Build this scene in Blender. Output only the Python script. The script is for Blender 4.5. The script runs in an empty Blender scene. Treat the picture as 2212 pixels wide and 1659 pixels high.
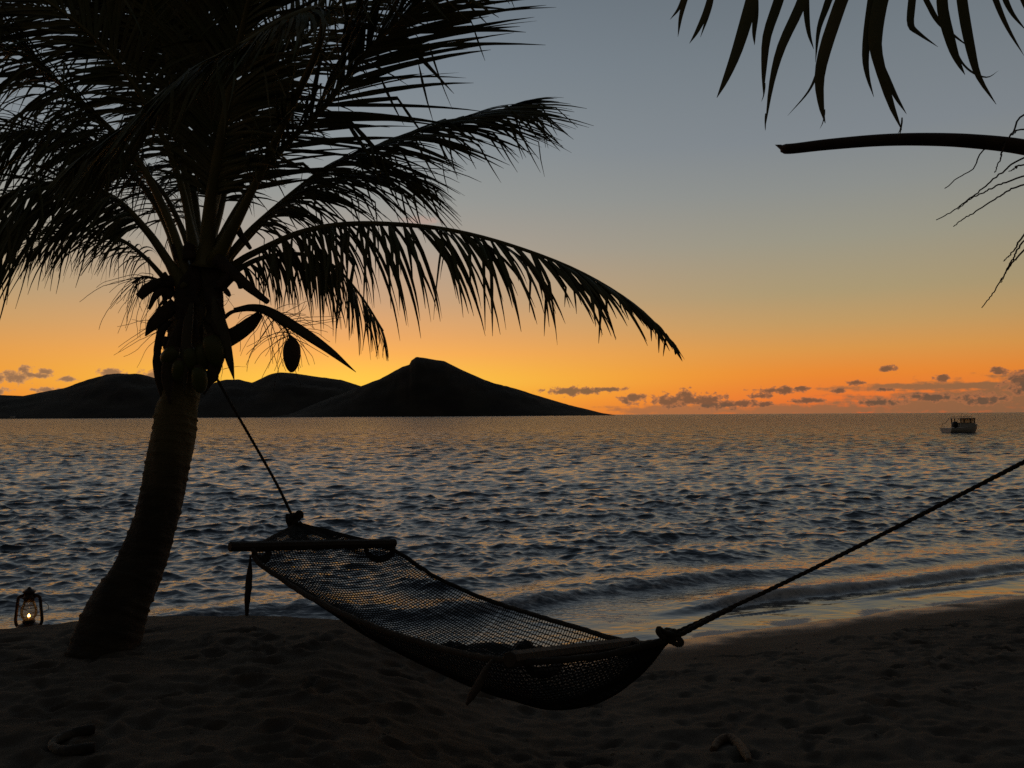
import bpy, bmesh, math, random
import numpy as np
from mathutils import Vector, Matrix
random.seed(7)
rng = np.random.default_rng(7)
scene = bpy.context.scene
COL = scene.collection
PI = math.pi

# ------------------------------------------------------------------ camera
CAM = Vector((0, 0, 2.1))
FPX, CX, CY = 1791.0, 1106.0, 829.5          # survey units: the photograph measured at 2212 x 1659
PITCH, ROLL = math.radians(2.15), math.radians(-0.33)
ROT = Matrix.Rotation(PI / 2 + PITCH, 3, 'X') @ Matrix.Rotation(ROLL, 3, 'Z')
cam_data = bpy.data.cameras.new('camera')
cam = bpy.data.objects.new('camera', cam_data)
COL.objects.link(cam)
cam.matrix_world = Matrix.Translation(CAM) @ ROT.to_4x4()
cam_data.sensor_width = 36
cam_data.lens = 36 * FPX / 2212
cam_data.clip_start = 0.05
cam_data.clip_end = 100000
scene.camera = cam

def P(x, y, D):
    """surveyed direction + distance along the view axis -> world point"""
    return CAM + ROT @ Vector(((x - CX) / FPX * D, -(y - CY) / FPX * D, -D))

# ------------------------------------------------------------------ view
scene.view_settings.view_transform = 'Standard'
scene.view_settings.look = 'None'
scene.view_settings.exposure = 0
scene.view_settings.gamma = 1
try:
    scene.cycles.use_denoising = False
    scene.cycles.max_bounces = 8
    scene.cycles.transparent_max_bounces = 16
except Exception:
    pass

def lin(c):
    return tuple(((v / 255) / 12.92 if v / 255 <= 0.04045 else ((v / 255 + 0.055) / 1.055) ** 2.4) for v in c)

# ------------------------------------------------------------------ world: dusk sky
class NT:
    def __init__(s, tree):
        s.t = tree
    def new(s, typ, **kw):
        n = s.t.nodes.new(typ)
        for k, v in kw.items():
            setattr(n, k, v)
        return n
    def put(s, sock, v):
        if isinstance(v, bpy.types.NodeSocket):
            s.t.links.new(v, sock)
        else:
            sock.default_value = v
    def m(s, op, a, b=0.0, c=None, clamp=False):
        n = s.new('ShaderNodeMath', operation=op, use_clamp=clamp)
        s.put(n.inputs[0], a); s.put(n.inputs[1], b)
        if c is not None: s.put(n.inputs[2], c)
        return n.outputs[0]
    def mix(s, f, a, b, blend='MIX'):
        n = s.new('ShaderNodeMix', data_type='RGBA', blend_type=blend)
        s.put(n.inputs[0], f); s.put(n.inputs[6], a); s.put(n.inputs[7], b)
        return n.outputs[2]
    def ramp(s, f, stops, interp='LINEAR'):
        n = s.new('ShaderNodeValToRGB')
        r = n.color_ramp; r.interpolation = interp
        while len(r.elements) < len(stops): r.elements.new(0.5)
        for e, (p, c) in zip(r.elements, stops):
            e.position = p; e.color = (*c[:3], 1)
        s.put(n.inputs[0], f)
        return n.outputs[0]
    def smooth(s, v, lo, hi):
        n = s.new('ShaderNodeMapRange', interpolation_type='SMOOTHSTEP')
        s.put(n.inputs[0], v); s.put(n.inputs[1], lo); s.put(n.inputs[2], hi)
        n.inputs[3].default_value = 0; n.inputs[4].default_value = 1
        return n.outputs[0]

world = bpy.data.worlds.new('World')
scene.world = world
world.use_nodes = True
W = NT(world.node_tree)
W.t.nodes.clear()
tc = W.new('ShaderNodeTexCoord')
sep = W.new('ShaderNodeSeparateXYZ'); W.put(sep.inputs[0], tc.outputs['Generated'])
dx, dy, dz = sep.outputs
elev = W.m('ARCSINE', dz)
az = W.m('ARCTAN2', dx, dy)
AZ0 = -0.20                                     # where the sun went down
diff = W.m('ABSOLUTE', W.m('SUBTRACT', az, AZ0))
t_el = W.m('DIVIDE', elev, PI / 2, clamp=True)
def stops(lst):
    return [(e / (PI / 2), lin(c)) for e, c in lst]
rS = W.ramp(t_el, stops([(0, (252, 160, 50)), (.022, (255, 190, 58)), (.040, (255, 206, 76)), (.052, (255, 198, 78)), (.073, (253, 179, 88)),
     (.095, (237, 169, 101)), (.136, (205, 162, 124)), (.198, (172, 158, 145)), (.255, (151, 152, 148)), (.315, (137, 144, 147)),
     (.40, (122, 132, 141)), (.49, (107, 118, 128)), (.75, (80, 90, 102)), (1.1, (58, 66, 77)), (1.57, (44, 51, 60))]))
rR = W.ramp(t_el, stops([(0, (205, 100, 52)), (.018, (228, 115, 50)), (.046, (229, 134, 50)), (.073, (213, 148, 74)),
     (.102, (191, 152, 97)), (.138, (169, 151, 114)), (.196, (152, 148, 131)), (.252, (138, 141, 138)), (.308, (125, 132, 138)),
     (.40, (113, 122, 129)), (.49, (100, 109, 117)), (.75, (74, 83, 94)), (1.1, (54, 62, 72)), (1.57, (44, 51, 60))]))
rB = W.ramp(t_el, stops([(0, (58, 50, 38)), (.2, (58, 51, 41)), (.6, (44, 44, 43)), (1.1, (42, 46, 50)), (1.57, (44, 51, 60))]))  # behind the viewer: unseen low warm glow added to light trunk and fronds
sky = W.mix(W.smooth(diff, -.12, .62), rS, rR)
sky = W.mix(W.smooth(diff, .55, 1.9), sky, rB)
# clouds low over the horizon: soft lumps with a ragged outline
def ang(x, y):
    d = ROT @ Vector(((x - CX) / FPX, -(y - CY) / FPX, -1)).normalized()
    return math.atan2(d.x, d.y), math.asin(d.z)
comb = W.new('ShaderNodeCombineXYZ'); W.put(comb.inputs[0], az); W.put(comb.inputs[1], W.m('MULTIPLY', elev, 1.5))
nz = W.new('ShaderNodeTexNoise', noise_dimensions='2D'); W.put(nz.inputs['Vector'], comb.outputs[0])
nz.inputs['Scale'].default_value = 105; nz.inputs['Detail'].default_value = 6; nz.inputs['Roughness'].default_value = .62
nzs = W.m('SUBTRACT', nz.outputs[0], .5)
comb2 = W.new('ShaderNodeCombineXYZ'); W.put(comb2.inputs[0], az); W.put(comb2.inputs[1], W.m('MULTIPLY', elev, 5))
nz2 = W.new('ShaderNodeTexNoise', noise_dimensions='2D'); W.put(nz2.inputs['Vector'], comb2.outputs[0])
nz2.inputs['Scale'].default_value = 34; nz2.inputs['Detail'].default_value = 5
nzs2 = W.m('SUBTRACT', nz2.outputs[0], .5)
def cloud_field(items, noise_sock, k):
    acc = None
    for (x, y, rx, ry) in items:
        a0, e0 = ang(x, y)
        ux = W.m('MULTIPLY', W.m('SUBTRACT', az, a0), FPX / rx / 1.18)
        vy = W.m('MULTIPLY', W.m('SUBTRACT', elev, e0), FPX / ry / 1.12)
        r2 = W.m('ADD', W.m('MULTIPLY', ux, ux), W.m('MULTIPLY', vy, vy))
        v = W.m('SUBTRACT', 1.0, W.m('SQRT', r2))
        acc = v if acc is None else W.m('MAXIMUM', acc, v)
    return W.m('ADD', acc, W.m('MULTIPLY', noise_sock, k))
cumulus = [(1440, 867, 34, 18), (1482, 860, 28, 24), (1530, 867, 46, 20), (1570, 874, 30, 12), (1603, 871, 34, 10), (1646, 873, 30, 7), (1685, 843, 54, 9),
    (1642, 855, 26, 7), (1735, 839, 26, 5), (1745, 866, 36, 7), (1813, 844, 18, 6), (1847, 827, 20, 6), (1918, 796, 20, 7), (2035, 816, 16, 9),
    (2159, 802, 20, 8), (1912, 842, 20, 6), (2012, 858, 60, 10), (2215, 826, 40, 28), (1240, 845, 70, 11), (1310, 841, 50, 6), (1365, 862, 30, 14),
    (35, 816, 26, 14), (54, 799, 13, 10), (82, 811, 28, 7), (98, 803, 14, 8), (142, 819, 22, 6), (238, 804, 26, 12), (326, 811, 24, 13),
    (97, 842, 22, 7), (0, 845, 18, 8), (-4, 817, 14, 11), (2120, 862, 50, 14), (1900, 868, 50, 9)]
banks = [(1470, 886, 150, 13), (1728, 886, 210, 13), (2080, 872, 250, 25), (2065, 834, 230, 9), (2210, 854, 90, 42), (2500, 850, 300, 50)]
cf = cloud_field(cumulus, nzs, 2.0)
fC = W.smooth(cf, .12, .40)
core = W.smooth(cf, .22, .75)
fB = W.smooth(cloud_field(banks, W.m('ADD', W.m('MULTIPLY', nzs2, .8), W.m('MULTIPLY', nzs, .5)), 1.6), -.10, .55)
side = W.smooth(az, -.45, .35)
colC = W.mix(core, W.mix(side, (*lin((206, 146, 92)), 1), (*lin((172, 108, 70)), 1)), W.mix(side, (*lin((134, 102, 80)), 1), (*lin((98, 76, 60)), 1)))
colB = W.mix(W.smooth(az, .1, .6), (*lin((164, 108, 70)), 1), (*lin((120, 94, 68)), 1))
sky = W.mix(W.m('MULTIPLY', fB, .86), sky, colB)
sky = W.mix(W.m('MULTIPLY', fC, .88), sky, colC)
fP = W.smooth(cloud_field([(910, 477, 52, 14)], nzs, 1.3), .1, .8)
sky = W.mix(W.m('MULTIPLY', fP, .55), sky, (*lin((190, 155, 140)), 1))
bg = W.new('ShaderNodeBackground'); W.put(bg.inputs[0], sky); bg.inputs[1].default_value = 1.04
wo = W.new('ShaderNodeOutputWorld'); W.put(wo.inputs[0], bg.outputs[0])
world.cycles.sampling_method = 'MANUAL'
world.cycles.sample_map_resolution = 512

# ------------------------------------------------------------------ helpers
class MB:
    def __init__(s): s.v = []; s.f = []
    def add(s, verts, faces):
        o = len(s.v); s.v.extend([tuple(p) for p in verts]); s.f.extend([tuple(i + o for i in f) for f in faces])
    def tube(s, pts, rad, n=8, cap=True, flat=1.0, jitter=0):
        pts = [Vector(p) for p in pts]
        if not hasattr(rad, '__len__'): rad = [rad] * len(pts)
        T0 = (pts[1] - pts[0]).normalized()
        up = Vector((0, 0, 1)) if abs(T0.z) < .9 else Vector((0, 1, 0))
        N = (up - T0 * up.dot(T0)).normalized()
        V = []
        for i, p in enumerate(pts):
            T = (pts[min(i + 1, len(pts) - 1)] - pts[max(i - 1, 0)]).normalized()
            N = (N - T * N.dot(T)).normalized()
            B = T.cross(N)
            for k in range(n):
                a = 2 * PI * k / n
                r = rad[i] * (1 + (random.uniform(-jitter, jitter) if jitter else 0))
                V.append(p + N * (math.cos(a) * r * flat) + B * (math.sin(a) * r))
        F = []
        for i in range(len(pts) - 1):
            for k in range(n):
                F.append((i * n + k, i * n + (k + 1) % n, (i + 1) * n + (k + 1) % n, (i + 1) * n + k))
        if cap:
            F.append(tuple(reversed(range(n)))); F.append(tuple(range((len(pts) - 1) * n, len(pts) * n)))
        s.add(V, F)
    def lathe(s, prof, c=(0, 0, 0), n=24, capb=True, capt=True):
        V = []; F = []
        for (r, z) in prof:
            for k in range(n):
                a = 2 * PI * k / n
                V.append((c[0] + r * math.cos(a), c[1] + r * math.sin(a), c[2] + z))
        for i in range(len(prof) - 1):
            for k in range(n):
                F.append((i * n + k, i * n + (k + 1) % n, (i + 1) * n + (k + 1) % n, (i + 1) * n + k))
        if capb: F.append(tuple(reversed(range(n))))
        if capt: F.append(tuple(range((len(prof) - 1) * n, len(prof) * n)))
        s.add(V, F)
    def box(s, c, d, rot=None):
        x, y, z = d[0] / 2, d[1] / 2, d[2] / 2
        V = [Vector(p) for p in [(-x, -y, -z), (x, -y, -z), (x, y, -z), (-x, y, -z), (-x, -y, z), (x, -y, z), (x, y, z), (-x, y, z)]]
        if rot is not None: V = [rot @ p for p in V]
        s.add([p + Vector(c) for p in V], [(3, 2, 1, 0), (4, 5, 6, 7), (0, 1, 5, 4), (1, 2, 6, 5), (2, 3, 7, 6), (3, 0, 4, 7)])
    def build(s, name, mat, parent=None, smooth=True, origin=None):
        v = s.v
        if origin is not None: v = [(p[0] - origin[0], p[1] - origin[1], p[2] - origin[2]) for p in v]
        me = bpy.data.meshes.new(name); me.from_pydata(v, [], s.f); me.update()
        if smooth: me.polygons.foreach_set('use_smooth', [True] * len(me.polygons))
        me.materials.append(mat)
        o = bpy.data.objects.new(name, me); COL.objects.link(o)
        if parent is not None: o.parent = parent
        if origin is not None and parent is None: o.location = origin
        return o

def root(name, loc, label, cat, group=None):
    o = bpy.data.objects.new(name, None); COL.objects.link(o); o.location = loc
    o.empty_display_size = .2
    o['label'] = label; o['category'] = cat
    if group: o['group'] = group
    return o
def tag(o, label, cat, group=None):
    o['label'] = label; o['category'] = cat
    if group: o['group'] = group
    return o

def cr(pts, n):
    """Catmull-Rom through pts, n samples"""
    p = [Vector(q) for q in pts]
    p = [p[0] * 2 - p[1]] + p + [p[-1] * 2 - p[-2]]
    segs = len(p) - 3
    out = []
    for i in range(n):
        t = i / (n - 1) * segs
        k = min(int(t), segs - 1); u = t - k
        a, b, c, d = p[k:k + 4]
        out.append(0.5 * ((2 * b) + (c - a) * u + (2 * a - 5 * b + 4 * c - d) * u * u + (3 * b - a - 3 * c + d) * u ** 3))
    return out
def lerp(a, b, t): return a + (b - a) * t
def interp(xs, ys, x): return float(np.interp(x, xs, ys))

def vnoise(x, y, seed=0):
    xi = np.floor(x).astype(np.int64); yi = np.floor(y).astype(np.int64)
    xf = x - xi; yf = y - yi
    def h(a, b):
        n = (a * 374761393 + b * 668265263 + seed * 974634777) & 0xffffffff
        n = ((n ^ (n >> 13)) * 1274126177) & 0xffffffff
        return ((n ^ (n >> 16)) & 0xffff) / 65535.0
    u = xf * xf * (3 - 2 * xf); v = yf * yf * (3 - 2 * yf)
    return (h(xi, yi) * (1 - u) + h(xi + 1, yi) * u) * (1 - v) + (h(xi, yi + 1) * (1 - u) + h(xi + 1, yi + 1) * u) * v
def fbm(x, y, octv=4, seed=0):
    s = 0; a = .5
    for i in range(octv):
        s = s + a * (vnoise(x * 2 ** i, y * 2 ** i, seed + i * 17) - .5); a *= .5
    return s
def sstep(x, a, b):
    t = np.clip((x - a) / (b - a), 0, 1); return t * t * (3 - 2 * t)

def material(name, col, rough=.7, col2=None, scale=8.0, bump=0.0, bscale=30.0, detail=5, spec=.5, metallic=0, stretch=(1, 1, 1)):
    m = bpy.data.materials.new(name); m.use_nodes = True
    N = NT(m.node_tree)
    b = m.node_tree.nodes['Principled BSDF']
    b.inputs['Base Color'].default_value = (*col, 1); b.inputs['Roughness'].default_value = rough
    b.inputs['Specular IOR Level'].default_value = spec; b.inputs['Metallic'].default_value = metallic
    tcn = N.new('ShaderNodeTexCoord')
    mp = N.new('ShaderNodeMapping'); N.put(mp.inputs[0], tcn.outputs['Object']); mp.inputs['Scale'].default_value = stretch
    if col2 is not None:
        n = N.new('ShaderNodeTexNoise'); n.inputs['Scale'].default_value = scale; n.inputs['Detail'].default_value = detail
        N.put(n.inputs['Vector'], mp.outputs[0])
        f = N.smooth(n.outputs[0], .35, .65)
        N.put(b.inputs['Base Color'], N.mix(f, (*col, 1), (*col2, 1)))
    if bump:
        n2 = N.new('ShaderNodeTexNoise'); n2.inputs['Scale'].default_value = bscale; n2.inputs['Detail'].default_value = 6
        N.put(n2.inputs['Vector'], mp.outputs[0])
        bp = N.new('ShaderNodeBump'); bp.inputs['Strength'].default_value = bump; bp.inputs['Distance'].default_value = .02
        N.put(bp.inputs['Height'], n2.outputs[0]); N.put(b.inputs['Normal'], bp.outputs[0])
    return m

def grid_mesh(name, X, Y, Z, mat, attrs=None):
    ny, nx = X.shape
    co = np.stack([X, Y, Z], -1).reshape(-1, 3).astype(np.float32)
    i = np.arange(ny * nx).reshape(ny, nx)
    q = np.stack([i[:-1, :-1], i[:-1, 1:], i[1:, 1:], i[1:, :-1]], -1).reshape(-1, 4)
    me = bpy.data.meshes.new(name)
    me.vertices.add(len(co)); me.vertices.foreach_set('co', co.ravel())
    me.loops.add(q.size); me.loops.foreach_set('vertex_index', q.ravel().astype(np.int32))
    me.polygons.add(len(q)); me.polygons.foreach_set('loop_start', np.arange(0, q.size, 4, dtype=np.int32))
    me.update(calc_edges=True)
    me.polygons.foreach_set('use_smooth', [True] * len(q))
    for k, v in (attrs or {}).items():
        a = me.attributes.new(k, 'FLOAT', 'POINT'); a.data.foreach_set('value', v.ravel().astype(np.float32))
    me.materials.append(mat)
    me.validate()
    o = bpy.data.objects.new(name, me); COL.objects.link(o)
    return o

# ------------------------------------------------------------------ beach and sea
SHX = np.array([-60, -12, -7, -5, -3.8, -2.9, -1.9, -1.2, -.6, 0, .86, 2.3, 4, 6, 10, 18, 60])
SHY = np.array([2.0, 4.6, 5.7, 6.35, 6.7, 7.1, 7.1, 6.95, 6.95, 7.2, 7.8, 8.55, 9.25, 10.1, 11.5, 14.2, 25])
_sx = np.linspace(-60, 60, 2401); _sy = np.interp(_sx, SHX, SHY)
_k = np.exp(-np.linspace(-2, 2, 13) ** 2); _k /= _k.sum()
_sy = np.convolve(np.pad(_sy, 6, mode='edge'), _k, mode='valid')
def shore(x): return np.interp(x, _sx, _sy)
def sand_base(x, y):
    d = shore(x) + .10 * fbm(x * 1.3, x * 0 + 3.3, 3, 5) - y
    berm = np.where(d > 0, .675 * (1 - np.exp(-np.maximum(d, 0) ** 1.4 / .34)), d * .30)
    gent = np.where(d > 0, .63 * (1 - np.exp(-(np.maximum(d, 0) / 3.5) ** 1.3)), d * .09)
    w = sstep(x, -1.35, .5)
    z = berm * (1 - w) + gent * w
    return np.maximum(z, -2.5)
def axis(lo, hi, a, b, fine, g):
    mid = list(np.arange(a, b, fine)); out = []
    p, s = b, fine
    while p < hi: out.append(p); s *= g; p += s
    p, s, left = a, fine, []
    while p > lo:
        s *= g; p -= s; left.append(p)
    return np.array(left[::-1] + mid + out)
gx = axis(-70, 70, -4.6, 6.2, .022, 1.05)
gy = axis(-50, 40, 2.6, 8.0, .022, 1.05)
X, Y = np.meshgrid(gx, gy)
Z = sand_base(X, Y)
dry = sstep(Z, .12, .34)
rough_zone = dry * (1 - .75 * (sstep(Y, 5.2, 5.8) * (1 - sstep(X, -1.2, .6))))
Z = Z + rough_zone * (.07 * fbm(X * .7, Y * .9, 3, 1) + .055 * fbm(X * 3.6, Y * 5, 4, 2)) + .022 * dry * fbm(X * 12, Y * 15, 4, 9)
for k in range(2600):                            # trodden hollows
    fx, fy = rng.uniform(-5, 7.5), rng.uniform(2.2, 9.2)
    if float(sand_base(np.array([fx]), np.array([fy]))[0]) < .2: continue
    if fx < -.9 and fy > 5.6: continue
    a = rng.uniform(0, PI); L, Wd = rng.uniform(.045, .125), rng.uniform(.028, .06); dep = rng.uniform(.006, .022)
    i0, i1 = np.searchsorted(gx, [fx - .45, fx + .45]); j0, j1 = np.searchsorted(gy, [fy - .45, fy + .45])
    if i1 - i0 < 2 or j1 - j0 < 2: continue
    xx = X[j0:j1, i0:i1] - fx; yy = Y[j0:j1, i0:i1] - fy
    u = (xx * math.cos(a) + yy * math.sin(a)) / L; v = (-xx * math.sin(a) + yy * math.cos(a)) / Wd
    r = np.sqrt(u * u + v * v)
    Z[j0:j1, i0:i1] += -dep * np.exp(-r ** 2.6) + dep * .45 * np.exp(-((r - 1.35) / .35) ** 2)
def ground_z(x, y):
    i = int(np.clip(np.searchsorted(gx, x), 1, len(gx) - 1)); j = int(np.clip(np.searchsorted(gy, y), 1, len(gy) - 1))
    return float(Z[j, i])

ms = bpy.data.materials.new('sand'); ms.use_nodes = True
N = NT(ms.node_tree); b = ms.node_tree.nodes['Principled BSDF']
geo = N.new('ShaderNodeNewGeometry')
sp = N.new('ShaderNodeSeparateXYZ'); N.put(sp.inputs[0], geo.outputs['Position'])
n1 = N.new('ShaderNodeTexNoise'); n1.inputs['Scale'].default_value = 2.2; n1.inputs['Detail'].default_value = 6; N.put(n1.inputs['Vector'], geo.outputs['Position'])
n2 = N.new('ShaderNodeTexNoise'); n2.inputs['Scale'].default_value = 240; n2.inputs['Detail'].default_value = 3; N.put(n2.inputs['Vector'], geo.outputs['Position'])
vor = N.new('ShaderNodeTexVoronoi'); vor.inputs['Scale'].default_value = 26; N.put(vor.inputs['Vector'], geo.outputs['Position'])
speck = N.smooth(vor.outputs['Distance'], .13, .06)
wet = N.smooth(N.m('ADD', sp.outputs[2], N.m('MULTIPLY', N.m('SUBTRACT', n1.outputs[0], .5), .16)), .15, .05)
dryc = N.mix(N.smooth(n1.outputs[0], .35, .65), (.092, .076, .058, 1), (.13, .108, .084, 1))
dryc = N.mix(N.m('MULTIPLY', n2.outputs[0], .5), dryc, (.075, .06, .047, 1))
dryc = N.mix(N.m('MULTIPLY', speck, N.smooth(n1.outputs[0], .5, .7)), dryc, (.3, .27, .22, 1))
N.put(b.inputs['Base Color'], N.mix(wet, dryc, (.05, .040, .032, 1)))
N.put(b.inputs['Roughness'], N.m('SUBTRACT', .95, N.m('MULTIPLY', wet, .72)))
N.put(b.inputs['Specular IOR Level'], N.m('ADD', .12, N.m('MULTIPLY', wet, .35)))
bp = N.new('ShaderNodeBump'); bp.inputs['Distance'].default_value = .006
N.put(bp.inputs['Strength'], N.m('SUBTRACT', .6, N.m('MULTIPLY', wet, .5)))
N.put(bp.inputs['Height'], N.m('ADD', n2.outputs[0], N.m('MULTIPLY', n1.outputs[0], 2)))
N.put(b.inputs['Normal'], bp.outputs[0])
beach = grid_mesh('beach', X, Y, Z, ms); beach['kind'] = 'structure'

# sea: one sheet from the shore to the horizon
rows = [4.2]
while rows[-1] < 60000: rows.append(rows[-1] + (max(.017, .0026 * rows[-1]) if rows[-1] < 22 else .0036 * rows[-1]) if rows[-1] < 700 else rows[-1] * 1.12)
rows = np.array(rows)
azs = np.concatenate([np.linspace(-1.2, -.70, 60)[:-1], np.linspace(-.70, .70, 1050), np.linspace(.70, 1.2, 60)[1:]])
tanaz = np.tan(azs)
SX = rows[:, None] * tanaz[None, :]; SY = np.repeat(rows[:, None], len(azs), 1)
sp_local = np.maximum(np.gradient(rows), .0022 * rows)[:, None]
off = SY - shore(np.clip(SX, -60, 60))
amp = sstep(off, .5, 5.0) * .92 + .08
far = sstep(SY, 300, 700)
gust = .70 + 1.5 * (fbm(SX * .035, SY * .02, 3, 77) + .25)
ZZ = np.zeros_like(SX); DXg = np.zeros_like(SX); DYg = np.zeros_like(SX)
NW = 110
for i in range(NW):
    L = .11 * (2.1 / .11) ** (i / (NW - 1)) * rng.uniform(.93, 1.07)
    k = 2 * PI / L
    th = -PI / 2 + rng.normal(0, .74) + .18       # toward the beach, a little from the left
    st = .036 * (1.1 if L < .45 else 1.0 if L < .8 else (.8 / L) ** .8) * rng.uniform(.5, 1.4)
    a = st / k
    kx, ky = k * math.cos(th), k * math.sin(th)
    att = np.clip((L / sp_local - 2.0) / 2.5, 0, 1) * amp * gust * (1 - far)
    # only rows where it matters
    rmax = int(np.argmax(att.max(1)[::-1] > 0)); rmax = len(rows) - rmax
    ph = kx * SX[:rmax] + ky * SY[:rmax] + rng.uniform(0, 2 * PI)
    c, sn = np.cos(ph), np.sin(ph); A = att[:rmax] * a
    ZZ[:rmax] += A * c; DXg[:rmax] -= A * sn * math.cos(th); DYg[:rmax] -= A * sn * math.sin(th)
# low breakers rolling in along the shore
foam = np.zeros_like(SX)
wob = fbm(SX * .9, SX * 0, 3, 21) * .9
near = slice(0, int(np.searchsorted(rows, 40)))
def breaker(s0, A, ws, wl, foamy, seed, xlo, xhi):
    s = off[near] - s0 - wob[near] * .5 - .35 * fbm(SX[near] * .5, SX[near] * 0 + seed, 2, seed)
    mod = np.clip(.7 + 1.1 * fbm(SX[near] * .45, SX[near] * 0 + 7.7, 2, seed + 3), 0, 1.3)
    mod = mod * sstep(SX[near], xlo, xlo + 1.5) * (1 - sstep(SX[near], xhi, xhi + 3))
    prof = np.where(s < 0, np.exp(-(s / ws) ** 2), np.exp(-(s / wl) ** 2))
    ragged = 1 + .5 * fbm(SX[near] * 6, SY[near] * 6, 3, seed + 9)
    ZZ[near] += A * mod * prof * ragged
    DYg[near] -= A * .6 * mod * prof
    fm = np.where(s < 0, np.exp(-(s / (ws * 2.2)) ** 2), np.exp(-(s / (wl * .35)) ** 2)) * mod * foamy
    foam[near] = np.maximum(foam[near], fm)
breaker(.70, .15, .16, .55, 1.25, 31, 1.2, 30)
breaker(.15, .045, .10, .35, .95, 35, 3.0, 30)
breaker(1.95, .12, .28, .75, .6, 41, -6, 30)
breaker(3.6, .10, .40, .85, .1, 51, -30, 30)
breaker(5.8, .07, .5, 1.0, 0, 61, -30, 30)
breaker(9.5, .06, .6, 1.1, 0, 67, -30, 30)
wash = np.exp(-((off - .75) / .75) ** 2) * np.clip(.55 + 2.2 * fbm(SX * 1.5, SY * 3, 4, 71), 0, 1) * sstep(SX, -.5, 1.2)
foam = np.maximum(foam, wash * .62)
ZZ += np.where(off > 0, .045 * np.exp(-np.maximum(off, 0) / .8), .045 + .02 * np.minimum(-off, 3) + .045 * fbm(SX * .8, SY * .8, 3, 83)) * sstep(SX, -.8, .8)
depth = ZZ - sand_base(SX, SY)
edge = np.exp(-((depth - .006) / .014) ** 2) * np.clip(.35 + 2.4 * fbm(SX * 2.2, SY * 2.2, 3, 97) + .3, 0, 1) * sstep(SX, .2, 1.0)
foam = np.maximum(foam, edge * .95)
ZZ[off < -1.6] = -.15
SXd = SX + 1.35 * DXg; SYd = SY + 1.35 * DYg
mw = bpy.data.materials.new('sea_water'); mw.use_nodes = True
N = NT(mw.node_tree); b = mw.node_tree.nodes['Principled BSDF']
geo = N.new('ShaderNodeNewGeometry')
mp = N.new('ShaderNodeMapping'); N.put(mp.inputs[0], geo.outputs['Position']); mp.inputs['Scale'].default_value = (1, 1.9, 1)
r1 = N.new('ShaderNodeTexNoise'); r1.inputs['Scale'].default_value = 6.5; r1.inputs['Detail'].default_value = 2.5; r1.inputs['Roughness'].default_value = .5; N.put(r1.inputs['Vector'], mp.outputs[0])
r2 = N.new('ShaderNodeTexNoise'); r2.inputs['Scale'].default_value = 1.1; r2.inputs['Detail'].default_value = 4; N.put(r2.inputs['Vector'], mp.outputs[0])
af = N.new('ShaderNodeAttribute', attribute_name='foam'); ad = N.new('ShaderNodeAttribute', attribute_name='far')
ao = N.new('ShaderNodeAttribute', attribute_name='calm')
bp1 = N.new('ShaderNodeBump'); bp1.inputs['Distance'].default_value = .045
N.put(bp1.inputs['Strength'], N.m('SUBTRACT', .34, N.m('MULTIPLY', ao.outputs['Fac'], .25)))
N.put(bp1.inputs['Height'], r1.outputs[0])
bp2 = N.new('ShaderNodeBump'); bp2.inputs['Distance'].default_value = 2.2; N.put(bp2.inputs['Strength'], ad.outputs['Fac'])
N.put(bp2.inputs['Height'], r2.outputs[0]); N.put(bp2.inputs['Normal'], bp1.outputs[0])
fn = N.new('ShaderNodeTexNoise'); fn.inputs['Scale'].default_value = 13; fn.inputs['Detail'].default_value = 7; fn.inputs['Roughness'].default_value = .7; N.put(fn.inputs['Vector'], geo.outputs['Position'])
ff = N.smooth(N.m('ADD', af.outputs['Fac'], N.m('MULTIPLY', N.m('SUBTRACT', fn.outputs[0], .5), 1.1)), .34, .85)
N.put(b.inputs['Base Color'], N.mix(ff, (.012, .018, .022, 1), (.62, .58, .55, 1)))
N.put(b.inputs['Roughness'], N.m('ADD', N.m('ADD', .07, N.m('MULTIPLY', ad.outputs['Fac'], .16)), N.m('MULTIPLY', ff, .6), clamp=True))
N.put(b.inputs['IOR'], N.m('SUBTRACT', 1.60, N.m('MULTIPLY', ad.outputs['Fac'], .36)))
N.put(b.inputs['Normal'], bp2.outputs[0])
sea = grid_mesh('sea', SXd, SYd, ZZ, mw, {'foam': foam, 'far': sstep(np.log(SY), math.log(20), math.log(260)), 'calm': 1 - sstep(off, .5, 1.6)})
sea['kind'] = 'structure'

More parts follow.
